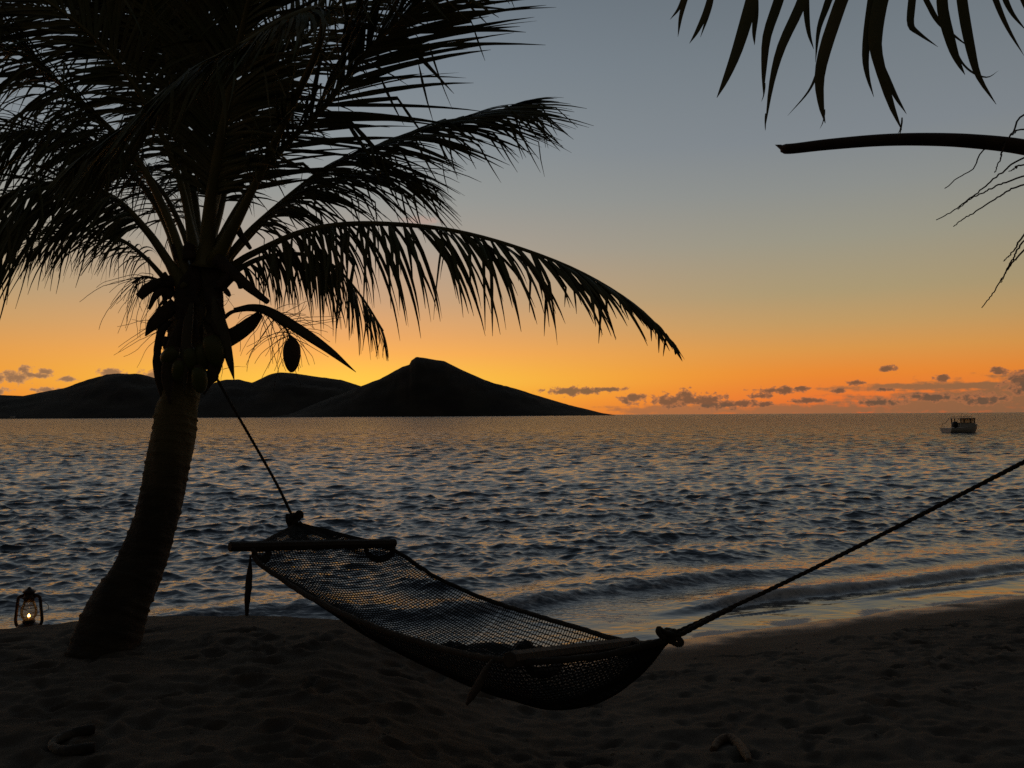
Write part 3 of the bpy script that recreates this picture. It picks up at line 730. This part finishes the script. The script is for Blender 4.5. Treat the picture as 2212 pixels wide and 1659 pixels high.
for pts2, w, D in (([(300, -420), (190, -120), (130, 80), (108, 225)], 45, 2.5), ([(240, -420), (170, -100), (120, 40), (60, 120)], 40, 2.52), ([(420, -460), (330, -100), (285, 60), (225, 190), (178, 265)], 55, 2.48), ([(380, -460), (320, -60), (290, 90), (245, 228)], 40, 2.5),
        ([(640, -500), (590, -150), (550, 30), (470, 300), (400, 480), (345, 595)], 100, 2.46), ([(560, -480), (575, -100), (580, 80), (572, 200), (575, 275)], 50, 2.6), ([(800, -520), (760, -150), (715, 20), (650, 220), (632, 420), (628, 575)], 80, 2.5),
        ([(980, -540), (910, -150), (850, 40), (740, 280), (680, 500), (640, 770)], 82, 2.44), ([(900, -500), (890, -120), (890, 60), (905, 200), (935, 300)], 48, 2.6), ([(1080, -520), (1050, -100), (1015, 30), (965, 180), (945, 380)], 56, 2.52),
        ([(1200, -540), (1140, -120), (1090, 40), (1010, 280), (970, 470), (980, 640), (1005, 750)], 100, 2.42), ([(990, 300), (955, 440), (900, 560), (775, 705)], 22, 2.43), ([(1420, -520), (1370, -120), (1335, 40), (1310, 200), (1320, 340), (1400, 620), (1470, 790)], 112, 2.44),
        ([(1330, -400), (1300, -100), (1270, 120), (1250, 330), (1262, 460), (1300, 590)], 62, 2.47), ([(1320, 330), (1360, 430), (1430, 580), (1500, 695)], 44, 2.5), ([(1580, -520), (1550, -150), (1530, 30), (1525, 150), (1570, 200), (1690, 285)], 58, 2.5),
        ([(1560, -500), (1590, -100), (1640, 40), (1700, 140), (1780, 210), (1900, 300)], 40, 2.58), ([(1740, -520), (1720, -120), (1720, 60), (1770, 260), (1810, 370), (1855, 455)], 82, 2.46), ([(1780, 250), (1830, 370), (1900, 440), (1990, 470), (2060, 430)], 16, 2.47),
        ([(1830, -520), (1830, -120), (1845, 60), (1890, 300), (1940, 470), (2045, 635)], 78, 2.42), ([(1980, -500), (2000, -150), (2050, 20), (2120, 180), (2215, 340)], 44, 2.5), ([(2050, -480), (2080, -100), (2130, 60), (2230, 190)], 44, 2.54),
        ([(2150, -450), (2190, -100), (2260, 100), (2340, 300)], 60, 2.5), ([(2280, -400), (2330, -50), (2380, 200), (2430, 420)], 70, 2.5)):
    ribbon(fb, pts2, w, D)
f2 = fb.build('frond', m_leaf, palm2)
sb = MB(); sb.tube(rach, [.030 * (1 - .8 * i / 59) + .003 for i in range(60)], 8); sb.build('stalk', m_stalk, f2)
for pts, s in (([(2640, 420, 3.1), (2800, 100, 3.2), (3050, -80, 3.3), (3400, 0, 3.3), (3650, 250, 3.3)], 31), ([(2650, 420, 3.1), (2760, 0, 3.5), (2850, -300, 4.1), (2900, -300, 4.7)], 32), ([(2650, 420, 3.1), (2700, 0, 2.8), (2850, -400, 2.4)], 33)):
    frond(palm2, pts, t0=.3, Lmax=.75, n=60, droop=.6, seed=s)
wires = MB()
for pts in ([(2560, 560), (2212, 700), (2160, 780), (2110, 850), (2040, 890), (1960, 920), (1925, 990), (1900, 1030), (1820, 1080), (1730, 1145)], [(2700, 800), (2212, 960), (2080, 1050), (1970, 1140), (1870, 1220), (1770, 1290), (1680, 1340)],
            [(2700, 960), (2212, 1075), (2050, 1130), (1950, 1180), (1880, 1215), (1815, 1275)], [(2700, 1000), (2212, 1125), (2110, 1165), (2030, 1215), (1900, 1300), (1840, 1335), (1785, 1380)], [(2110, 850), (2082, 920), (2065, 980), (2035, 1050)],
            [(2700, 700), (2212, 785), (2160, 805), (2110, 850)], [(2700, 900), (2212, 1000), (2170, 1020), (2120, 1045)], [(2500, 1100), (2212, 1430), (2170, 1500), (2130, 1550), (2090, 1590)], [(2500, 1200), (2212, 1525), (2140, 1600), (2085, 1690), (2020, 1790), (1960, 1870)],
            [(2500, 1150), (2212, 1470), (2150, 1570), (2110, 1640), (2075, 1720)]):
    p = cr([P(*c4(x, y), 2.8 + .02 * i) for i, (x, y) in enumerate(reversed(pts))], 40)
    p = [q + Vector((random.uniform(-.002, .002), 0, random.uniform(-.002, .002))) for q in p]
    wires.tube(p, [.0016 + .0020 * i / 39 for i in range(40)], 5)
wires.build('flower_stalk', m_stalk_dead, palm2)
settle(palm2)

# ------------------------------------------------------------------ hammock
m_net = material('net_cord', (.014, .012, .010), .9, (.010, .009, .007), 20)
m_rope = material('rope', (.05, .04, .028), .95, (.034, .027, .02), 30, .4, 120)
m_bar = material('bar_wood', (.040, .029, .017), .8, (.028, .020, .012), 5, .3, 40, stretch=(1, 1, .3))
m_cloth = material('tassel_cord', (.06, .042, .028), .9, (.045, .03, .02), 30, .4, 90)
ham = root('hammock', P(950, 1420, 4.1), 'string net hammock with two wooden spreader bars slung between the palms', 'hammock')
ST = [0, .16, .30, .42, .54, .68, .82, .92, 1]
NEAR = [(640, 1132, 5.42), (548, 1193, 4.78), (625, 1262, 4.45), (705, 1308, 4.15), (800, 1351, 3.85), (945, 1398, 3.5), (1105, 1428, 3.12), (1290, 1418, 3.2), (1446, 1380, 3.3)]
FARE = [(645, 1130, 5.42), (838, 1184, 5.42), (935, 1243, 5.2), (1030, 1287, 5.0), (1115, 1316, 4.75), (1240, 1354, 4.35), (1360, 1388, 3.98), (1420, 1386, 3.62), (1450, 1376, 3.3)]
SAG = [0, .012, .13, .21, .25, .275, .25, .14, 0]
def dense(ctrl, n):
    pts = [P(*q) for q in ctrl]; us = np.linspace(0, 1, n)
    c = cr(pts, 8 * (len(pts) - 1) + 1); uc = np.interp(np.linspace(0, len(pts) - 1, len(c)), range(len(pts)), ST)
    return [Vector([np.interp(u, uc, [q[k] for q in c]) for k in range(3)]) for u in us]
NR, NC = 170, 54
En, Ef = dense(NEAR, NR), dense(FARE, NR)
sagc = [float(np.interp(u, ST, SAG)) for u in np.linspace(0, 1, NR)]
sagc = np.convolve(np.pad(sagc, 3, mode='edge'), np.ones(7) / 7, mode='valid'); sagc[0] = sagc[-1] = 0
gridp = []
hw = fbm(np.linspace(0, 9, NR)[:, None] + np.zeros((1, NC)), np.linspace(0, 5, NC)[None, :] + np.zeros((NR, 1)), 3, 91)
for i in range(NR):
    row = []
    for j in range(NC):
        v = j / (NC - 1); u = i / (NR - 1)
        s = sagc[i] * (4 * v * (1 - v)) ** .85
        # gathered folds near both gathered ends
        fold = .010 * math.sin(v * 2 * PI * 3.5) * (math.exp(-((u - .10) / .10) ** 2) + math.exp(-((u - .93) / .06) ** 2)) * min(1, 8 * u, 8 * (1 - u))
        row.append(En[i].lerp(Ef[i], v) + Vector((0, 0, -s + fold + .03 * hw[i, j] * 4 * v * (1 - v))))
    gridp.append(row)
nb = MB()
def strip(pts, r):
    nb.tube(pts, r, 4, cap=False)
for j in range(NC):
    strip([gridp[i][j] + (gridp[i][min(j + 1, NC - 1)] - gridp[i][j]) * (.22 if i % 2 else 0) for i in range(0, NR)], .0030)
rowsel = [int(round(i)) for i in np.linspace(5, NR - 4, NR - 9)]
for i in rowsel:
    strip([gridp[i][j] for j in range(NC)], .0030)
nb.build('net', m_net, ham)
for E in (En, Ef):
    eb = MB(); pts = E[::2]
    eb.tube([p + Vector((random.uniform(-.002, .002), 0, random.uniform(-.002, .002))) for p in pts], [.0135 * min(1, .55 + i / 20) for i in range(len(pts))], 8, jitter=.06)
    eb.build('edge_rope', m_rope, ham)
def bar(a, b_, r, grips):
    mb = MB(); a, b_ = P(*a), P(*b_); T = (b_ - a).normalized()
    L = (b_ - a).length
    ts = [0, .004, .3, .6, .996, 1]; mb.tube([a + T * L * t for t in ts], [r * .9, r, r * 1.03, r * 1.02, r, r * .9], 8)
    o = mb.build('spreader_bar', m_bar, ham, smooth=False)
    for g in grips:
        gm = MB(); p = wpath(g, 18); gm.tube(p, [.010 + .013 * math.sin(PI * i / 17) for i in range(18)], 8, jitter=.08); gm.build('grip', m_rope, o)
    return o
bar((496, 1181, 4.68), (853, 1173, 5.45), .029, [[(545, 1186, 4.72), (556, 1204, 4.74), (572, 1208, 4.8), (579, 1196, 4.85), (577, 1184, 4.86)], [(790, 1180, 5.3), (795, 1198, 5.32), (815, 1208, 5.36), (838, 1203, 5.4), (850, 1190, 5.42), (848, 1178, 5.44)]])
bar((1100, 1425, 3.06), (1372, 1390, 4.02), .031, [[(1135, 1432, 3.15), (1150, 1450, 3.16), (1180, 1452, 3.2), (1205, 1440, 3.28), (1212, 1424, 3.34)], [(1330, 1400, 3.85), (1342, 1410, 3.88), (1358, 1404, 3.95), (1362, 1394, 3.98)]])
def twisted(name, a_pts, r, pitch=.075, parent=ham, n=None):
    L = sum((P(*a_pts[i + 1]) - P(*a_pts[i])).length for i in range(len(a_pts) - 1))
    n = n or max(24, int(L / pitch * 9)); p = cr([P(*q) for q in a_pts], n); mb = MB(); d = 0
    cum = [0]
    for i in range(1, n): cum.append(cum[-1] + (p[i] - p[i - 1]).length)
    for s in range(3):
        q = []
        for i in range(n):
            T = (p[min(i + 1, n - 1)] - p[max(i - 1, 0)]).normalized(); A = (Vector((0, 0, 1)) - T * T.z).normalized(); B = T.cross(A)
            a = 2 * PI * (cum[i] / pitch + s / 3)
            q.append(p[i] + (A * math.cos(a) + B * math.sin(a)) * r * .52)
        mb.tube(q, r * .56, 6)
    return mb.build(name, m_rope, parent)
def knot(c, r, tr, name='knot', loops=()):
    mb = MB(); p = []
    for i in range(73):
        t = 2 * PI * i / 72
        p.append(c + Vector(((math.sin(t) + 2 * math.sin(2 * t)) / 3 * r, math.sin(3 * t) / 2 * r, (math.cos(t) - 2 * math.cos(2 * t)) / 3 * r)))
    mb.tube(p, tr, 8, jitter=.1)
    for l in loops: q = wpath(l, 20); mb.tube(q, tr * .72, 8, jitter=.08)
    return mb.build(name, m_rope, ham)
rope_l = twisted('hanging_rope', [(628, 1108, 5.43), (598, 1046, 5.47), (545, 952, 5.54), (500, 874, 5.62), (462, 806, 5.70)], .0096)
wb = MB()
for k, y in enumerate((800, 807, 814)):
    c = P(396 + k * .5, y, 5.82); pts = []
    for i in range(41):
        a = 2 * PI * i / 40; pts.append(c + Vector((math.cos(a) * .148, math.sin(a) * .15, .02 * math.sin(a + k) + .02 * math.cos(a))))
    wb.tube(pts, .012, 6, cap=False)
q = wpath([(452, 792, 5.68), (463, 800, 5.66), (465, 816, 5.66), (452, 826, 5.68)], 14); wb.tube(q, .02, 8, jitter=.1)
wb.build('rope_wrap', m_rope, ham)
knot(P(636, 1120, 5.42), .026, .021, loops=[[(638, 1114, 5.39), (645, 1107, 5.38), (651, 1110, 5.37), (650, 1118, 5.37)], [(622, 1110, 5.43), (622, 1125, 5.42), (628, 1140, 5.42), (630, 1160, 5.4)], [(645, 1128, 5.4), (655, 1140, 5.4), (662, 1155, 5.38)]])
knot(P(1448, 1372, 3.3), .021, .0145, loops=[[(1460, 1372, 3.28), (1436, 1366, 3.26), (1424, 1358, 3.25), (1422, 1366, 3.24), (1434, 1380, 3.25)], [(1450, 1385, 3.3), (1462, 1392, 3.27), (1472, 1390, 3.26), (1470, 1383, 3.26), (1460, 1378, 3.28)]])
twisted('hanging_rope', [(1455, 1368, 3.3), (1540, 1330, 3.27), (1700, 1256, 3.2), (1950, 1132, 3.1), (2212, 998, 3.02), (2420, 890, 2.98), (2590, 800, 2.96)], .0083)
twisted('hanging_rope', [(1448, 1380, 3.29), (1475, 1368, 3.27), (1520, 1344, 3.26), (1580, 1314, 3.24)], .0105)
wb = MB()
for k, y in enumerate((792, 805)):
    c = P(2655, y, 3.1); pts = [c + Vector((math.cos(2 * PI * i / 40) * .135, math.sin(2 * PI * i / 40) * .135, .01 * math.sin(4 * PI * i / 40))) for i in range(41)]
    wb.tube(pts, .012, 6, cap=False)
wb.build('rope_wrap', m_rope, ham)
tb = MB(); p = wpath([(541, 1200, 4.76), (540, 1225, 4.76), (537, 1265, 4.76), (534, 1300, 4.76), (533, 1330, 4.76)], 22)
tb.tube(p, [float(np.interp(i / 21, [0, .15, .4, .7, 1], [.006, .007, .020, .017, .009])) for i in range(22)], 9, jitter=.1); tb.build('tassel', m_cloth, ham)
tb = MB(); p = wpath([(1064, 1426, 3.15), (1050, 1444, 3.13), (1034, 1478, 3.1), (1020, 1500, 3.09), (1008, 1522, 3.09)], 22)
tb.tube(p, [float(np.interp(i / 21, [0, .15, .5, .8, 1], [.008, .010, .022, .018, .008])) for i in range(22)], 9, jitter=.1, flat=.6); tb.build('tassel', m_cloth, ham)
settle(ham)

# ------------------------------------------------------------------ storm lantern
m_tin = material('lantern_tin', (.05, .045, .04), .45, (.09, .05, .03), 25, .2, 60, metallic=.6)
lb = P(62, 1352, 6.0)
LZ = ground_z(lb.x, lb.y) - .006
lamp = root('oil_lantern', (lb.x, lb.y, LZ), 'lit storm lantern with a glass globe standing on the sand at the water', 'lantern')
def lathe_part(name, prof, mat, parent=lamp, n=28):
    mb = MB(); mb.lathe(prof, (0, 0, 0), n); return mb.build(name, mat, parent)
lathe_part('fuel_tank', [(.070, 0), (.076, .006), (.077, .030), (.072, .040), (.050, .050), (.040, .056)], m_tin)
lathe_part('burner', [(.040, .056), (.043, .066), (.036, .078), (.020, .086), (.012, .092)], m_tin)
lathe_part('chimney', [(.034, .205), (.036, .225), (.046, .232), (.046, .240), (.034, .246), (.036, .268), (.044, .274), (.043, .281), (.026, .292), (.012, .302), (.008, .310)], m_tin)
mg = bpy.data.materials.new('globe_glass'); mg.use_nodes = True
N = NT(mg.node_tree); N.t.nodes.clear()
tr = N.new('ShaderNodeBsdfTransparent'); tr.inputs[0].default_value = (.86, .84, .80, 1)
gl = N.new('ShaderNodeBsdfGlossy'); gl.inputs['Roughness'].default_value = .08
dif = N.new('ShaderNodeBsdfTranslucent'); dif.inputs[0].default_value = (.5, .42, .32, 1)
fr_ = N.new('ShaderNodeFresnel'); fr_.inputs[0].default_value = 1.45
mx = N.new('ShaderNodeMixShader'); N.put(mx.inputs[0], .10); N.put(mx.inputs[1], tr.outputs[0]); N.put(mx.inputs[2], dif.outputs[0])
mx2 = N.new('ShaderNodeMixShader'); N.put(mx2.inputs[0], fr_.outputs[0]); N.put(mx2.inputs[1], mx.outputs[0]); N.put(mx2.inputs[2], gl.outputs[0])
ou = N.new('ShaderNodeOutputMaterial'); N.put(ou.inputs[0], mx2.outputs[0])
gm = MB(); gm.lathe([(.036, .078), (.050, .100), (.056, .125), (.053, .155), (.042, .185), (.036, .206)], (0, 0, 0), 28, False, False); gm.build('glass_globe', mg, lamp)
for sd in (-1, 1):
    tbm = MB(); pts = cr([(sd * .044, 0, .018), (sd * .076, 0, .030), (sd * .090, 0, .070), (sd * .084, 0, .14), (sd * .076, 0, .215), (sd * .068, 0, .240), (sd * .034, 0, .252)], 24)
    R = Matrix.Rotation(.12, 3, 'Z'); tbm.tube([R @ q for q in pts], .0115, 8); tbm.build('side_tube', m_tin, lamp)
gw = MB()
for k in range(2):
    pts = [(math.cos(2 * PI * i / 24) * .058, math.sin(2 * PI * i / 24) * .058, .105 + .06 * k) for i in range(25)]; gw.tube(pts, .0018, 5, cap=False)
for sd in (-1, 1): gw.tube([(sd * .058, 0, .105), (sd * .087, 0, .105)], .003, 5); gw.tube([(sd * .050, 0, .165), (sd * .082, 0, .165)], .002, 5)
gw.build('wire_guard', m_tin, lamp)
bl = MB(); bl.tube(cr([(-.088, .0, .215), (-.108, .05, .17), (-.08, .10, .12), (0, .118, .095), (.08, .10, .12), (.108, .05, .17), (.088, .0, .215)], 30), .0022, 5); bl.build('bail_handle', m_tin, lamp)
mf = bpy.data.materials.new('flame'); mf.use_nodes = True
N = NT(mf.node_tree); N.t.nodes.clear(); em = N.new('ShaderNodeEmission'); em.inputs[0].default_value = (1, .50, .13, 1); em.inputs[1].default_value = 15
ou = N.new('ShaderNodeOutputMaterial'); N.put(ou.inputs[0], em.outputs[0])
fm = MB(); fm.lathe([(.002, .092), (.0075, .096), (.009, .102), (.0065, .109), (.003, .115), (.0006, .118)], (0, 0, 0), 12); fm.build('flame', mf, lamp)

# ------------------------------------------------------------------ moored boat
m_hull = material('boat_paint', (.66, .65, .62), .5, (.55, .54, .52), 3, .05, 20)
m_dark = material('boat_dark_trim', (.03, .03, .032), .6)
m_vinyl = bpy.data.materials.new('clear_vinyl'); m_vinyl.use_nodes = True
N = NT(m_vinyl.node_tree); N.t.nodes.clear()
tr = N.new('ShaderNodeBsdfTransparent'); tr.inputs[0].default_value = (.8, .75, .68, 1); tl = N.new('ShaderNodeBsdfTranslucent'); tl.inputs[0].default_value = (.8, .74, .64, 1)
mx = N.new('ShaderNodeMixShader'); mx.inputs[0].default_value = .75; N.put(mx.inputs[1], tr.outputs[0]); N.put(mx.inputs[2], tl.outputs[0])
ou = N.new('ShaderNodeOutputMaterial'); N.put(ou.inputs[0], mx.outputs[0])
m_clear = bpy.data.materials.new('clear_pane'); m_clear.use_nodes = True
N = NT(m_clear.node_tree); N.t.nodes.clear()
tr = N.new('ShaderNodeBsdfTransparent'); tr.inputs[0].default_value = (.96, .95, .92, 1); gl = N.new('ShaderNodeBsdfGlossy'); gl.inputs['Roughness'].default_value = .05
mx = N.new('ShaderNodeMixShader'); mx.inputs[0].default_value = .06; N.put(mx.inputs[1], tr.outputs[0]); N.put(mx.inputs[2], gl.outputs[0])
ou = N.new('ShaderNodeOutputMaterial'); N.put(ou.inputs[0], mx.outputs[0])
bp0 = P(2074, 935, 88)
boat = root('cabin_boat', (bp0.x, bp0.y, -.02), 'small cabin motorboat with pale windows moored offshore near the horizon', 'boat')
boat.rotation_euler = (0, 0, math.radians(16))
hb = MB(); secs = []; nS = 15
for i in range(nS):
    t = i / (nS - 1); x = -1.85 + 4.1 * t
    wv = .78 * (1 - max(0, (t - .45) / .55) ** 2.0) + .01; sheer = .50 + .05 * t + .62 * max(0, t - .35) ** 1.3; keel = -.22 + .5 * max(0, t - .72) ** 1.3
    rake = .85 * max(0, t - .7) / .3
    secs.append([(x + rake * .0, -wv, sheer), (x + rake * .0, -wv * .96, sheer * .55), (x - rake * .25, -wv * .8, .08), (x - rake * .6, -wv * .35, keel * .6), (x - rake * .6, 0, keel), (x - rake * .6, wv * .35, keel * .6), (x - rake * .25, wv * .8, .08), (x, wv * .96, sheer * .55), (x, wv, sheer)])
V = [p for s in secs for p in s]; F = []
for i in range(nS - 1):
    for k in range(8): F.append((i * 9 + k, i * 9 + k + 1, (i + 1) * 9 + k + 1, (i + 1) * 9 + k))
    F.append((i * 9 + 8, i * 9, (i + 1) * 9, (i + 1) * 9 + 8))
F.append(tuple(range(9))); hb.add(V, F); hb.build('hull', m_hull, boat, smooth=False)
cb = MB(); cb.box((.42, -.62, .80), (1.9, .06, .50)); cb.box((.42, .62, .80), (1.9, .06, .50)); cb.box((1.34, 0, .80), (.06, 1.18, .5)); cb.box((1.62, 0, .80), (.5, .9, .12)); cb.build('cabin', m_hull, boat, smooth=False)
for x in (-.50, -.06, .78, 1.32):
    for y in (-.62, .62):
        pm = MB(); pm.box((x, y, 1.29), (.09, .07, .50), Matrix.Rotation(-.12 if x < 0 else .1 if x > 1 else 0, 3, 'Y')); pm.build('window_post', m_dark, boat, smooth=False)
for (xa, xb) in ((-.44, -.12), (0, .72), (.86, 1.26)):
    for y in (-.61, .61): w = MB(); w.box(((xa + xb) / 2, y, 1.28), (xb - xa, .012, .42)); w.build('window', m_vinyl if y < 0 else m_clear, boat, smooth=False)
rm = MB(); rm.box((.40, 0, 1.515), (2.05, 1.36, .045)); rm.box((.40, 0, 1.545), (1.8, 1.15, .02)); rf = rm.build('roof', m_hull, boat, smooth=False)
rk = MB()
for (x, h) in ((-.2, .1), (.05, .12), (.28, .30), (.55, .22), (.8, .16), (1.1, .12)): rk.tube([(x, -.4, 1.6), (x + .02, -.4, 1.6 + h)], .018, 5)
rk.tube([(-.7, -.45, 1.66), (1.2, -.45, 1.66)], .016, 5); rk.tube([(-.7, .45, 1.66), (1.2, .45, 1.66)], .016, 5); rk.build('roof_rack', m_dark, rf)
om = MB(); om.lathe([(.10, -.5), (.12, -.1), (.16, .2), (.14, .4), (.26, .48), (.29, .75), (.24, .95), (.10, 1.04)], (-1.15, -.55, .15), 14); om.build('outboard_motor', m_dark, boat)
for sd in (-1, 1):
    rl = MB(); rl.tube(cr([(-1.7, .7 * sd, .5), (-1.6, .7 * sd, .95), (-1.2, .7 * sd, 1.0), (-.75, .66 * sd, 1.55)], 16), .02, 5); rl.build('rail', m_dark, boat)
rl = MB(); rl.tube([(1.3, -.55, .80), (1.35, -.5, 1.15), (1.85, -.1, 1.15), (2.1, 0, .95)], .018, 5); rl.build('bow_rail', m_dark, boat)
tm = MB(); tm.box((.0, -.655, 1.035), (1.9, .03, .05)); tm.build('rub_strip', m_dark, boat, smooth=False)

# ------------------------------------------------------------------ things lying on the sand
m_rock = material('wet_rock', (.022, .020, .019), .8, (.014, .013, .012), 8, .8, 25)
def rock(x, y, D, sx, sy, sz, label, seed, sink=.3, boxy=0):
    c = P(x, y, D); z = max(ground_z(c.x, c.y), -.03)
    bm = bmesh.new(); bmesh.ops.create_icosphere(bm, subdivisions=4, radius=1)
    r = np.random.default_rng(seed); ofs = r.uniform(0, 50, 3)
    for v in bm.verts:
        n = v.co.copy()
        if boxy: mxx = max(abs(n.x), abs(n.y), abs(n.z)); n = n.lerp(n / mxx, .8)
        f = 1 + 1.0 * float(fbm(np.array([n.x * 1.6 + ofs[0]]), np.array([n.y * 1.6 + n.z * 1.3 + ofs[1]]), 4, seed)[0])
        v.co = Vector((n.x * sx * f, n.y * sy * f, n.z * sz * f))
    me = bpy.data.meshes.new('rock'); bm.to_mesh(me); bm.free(); me.polygons.foreach_set('use_smooth', [True] * len(me.polygons)); me.materials.append(m_rock)
    o = bpy.data.objects.new('rock', me); COL.objects.link(o); o.location = (c.x, c.y, z + sz * (1 - sink) * .5)
    return tag(o, label, 'rock', 'dark rocks at the water edge')
rock(1058, 1402, 6.9, .30, .20, .10, 'largest dark jagged rock at the shoreline, seen through the hammock net', 1)
rock(975, 1402, 6.95, .17, .14, .15, 'hunched dark rock left of the largest one behind the net', 2)
rock(1128, 1398, 7.0, .13, .12, .12, 'lumpy dark rock between the largest rock and the square block', 3)
rock(1167, 1390, 7.25, .062, .05, .045, 'small square dark block in the bright shallows behind the net', 4, .1, 1)
rock(1040, 1414, 6.6, .20, .10, .05, 'long thin dark rock lying in front of the largest rock', 6)

def ground_hit(x, y):
    D = 1.5
    while D < 12:
        q = P(x, y, D)
        if q.z < float(sand_base(np.array([q.x]), np.array([q.y]))[0]): break
        D += .01
    return D
m_piece = material('pale_husk', (.15, .10, .055), .85, (.11, .07, .04), 9, .5, 60)
m_piece2 = material('weathered_husk', (.12, .105, .08), .85, (.03, .025, .02), 9, .5, 60)
def husk(name, ctrl, rad, mat, label, cat):
    p = wpath([(x, y, ground_hit(x, y)) for (x, y, _) in ctrl], 26)
    zs = [ground_z(q.x, q.y) for q in p]
    zs = list(np.convolve(np.pad(zs, 6, mode='edge'), np.ones(13) / 13, mode='valid'))
    mb = MB(); n = 12; V = []; F = []
    rr = [float(np.interp(i / 25, np.linspace(0, 1, len(rad)), rad)) for i in range(26)]
    p = [Vector((q.x, q.y, z + r * .75)) for q, z, r in zip(p, zs, rr)]
    mb.tube(p, rr, 12, jitter=.05)
    c = sum(p, Vector()) / 26
    c.z = min(zs)
    o = mb.build(name, mat, None, origin=c)
    return tag(o, label, cat)
husk('coconut_husk', [(1540, 1618, 3.6), (1552, 1604, 3.65), (1574, 1597, 3.66), (1596, 1610, 3.6), (1612, 1632, 3.52), (1618, 1648, 3.46)], [.016, .022, .024, .025, .022, .012], m_piece, 'curved tan piece of coconut husk on the sand, lower right', 'coconut husk')
husk('fallen_stalk', [(203, 1590, 3.75), (170, 1598, 3.7), (132, 1606, 3.66), (112, 1618, 3.6), (122, 1632, 3.54), (154, 1637, 3.52), (205, 1630, 3.54)], [.022, .024, .022, .016, .020, .024, .022], m_piece2, 'pale bent palm stalk curled like a hook on the sand, lower left', 'palm stalk')
# bits of dry leaf and shell on the beach, too many to count
lt = MB(); rr = random.Random(5)
for i in range(420):
    x, y = rr.uniform(-4.5, 6.5), rr.uniform(2.6, 8.5)
    z = ground_z(x, y)
    if z < .16: continue
    a = rr.uniform(0, PI); L = rr.uniform(.004, .016); w = rr.uniform(.003, .008)
    R = Matrix.Rotation(a, 3, 'Z') @ Matrix.Rotation(rr.uniform(-.4, .4), 3, 'X')
    lt.add([R @ Vector(q) + Vector((x, y, z + .002)) for q in ((-L, -w, 0), (L, -w * .5, .003), (L * .8, w, 0), (-L * .7, w, .003), (0, 0, .007))], [(0, 1, 4), (1, 2, 4), (2, 3, 4), (3, 0, 4), (3, 2, 1, 0)])
o = lt.build('shell_litter', m_piece2, smooth=False); o['kind'] = 'stuff'; o['label'] = 'tiny shell and coral chips strewn over the sand'; o['category'] = 'litter'

# white beach house far across the bay
hp = P(27, 900, 2120)
hs = root('beach_house', (hp.x, hp.y, 3.0), 'tiny white house at the foot of the far hills near the left edge', 'house')
hw_ = MB(); hw_.box((0, 0, 2.0), (9, 6, 4)); hw_.build('wall', material('white_wall', (.75, .73, .7), .8), hs, smooth=False)
hr = MB(); hr.add([(-5, -3.6, 4), (5, -3.6, 4), (5, 3.6, 4), (-5, 3.6, 4), (-5, 0, 6.2), (5, 0, 6.2)], [(0, 1, 5, 4), (2, 3, 4, 5), (1, 2, 5), (3, 0, 4), (3, 2, 1, 0)]); hr.build('roof', m_dark, hs, smooth=False)
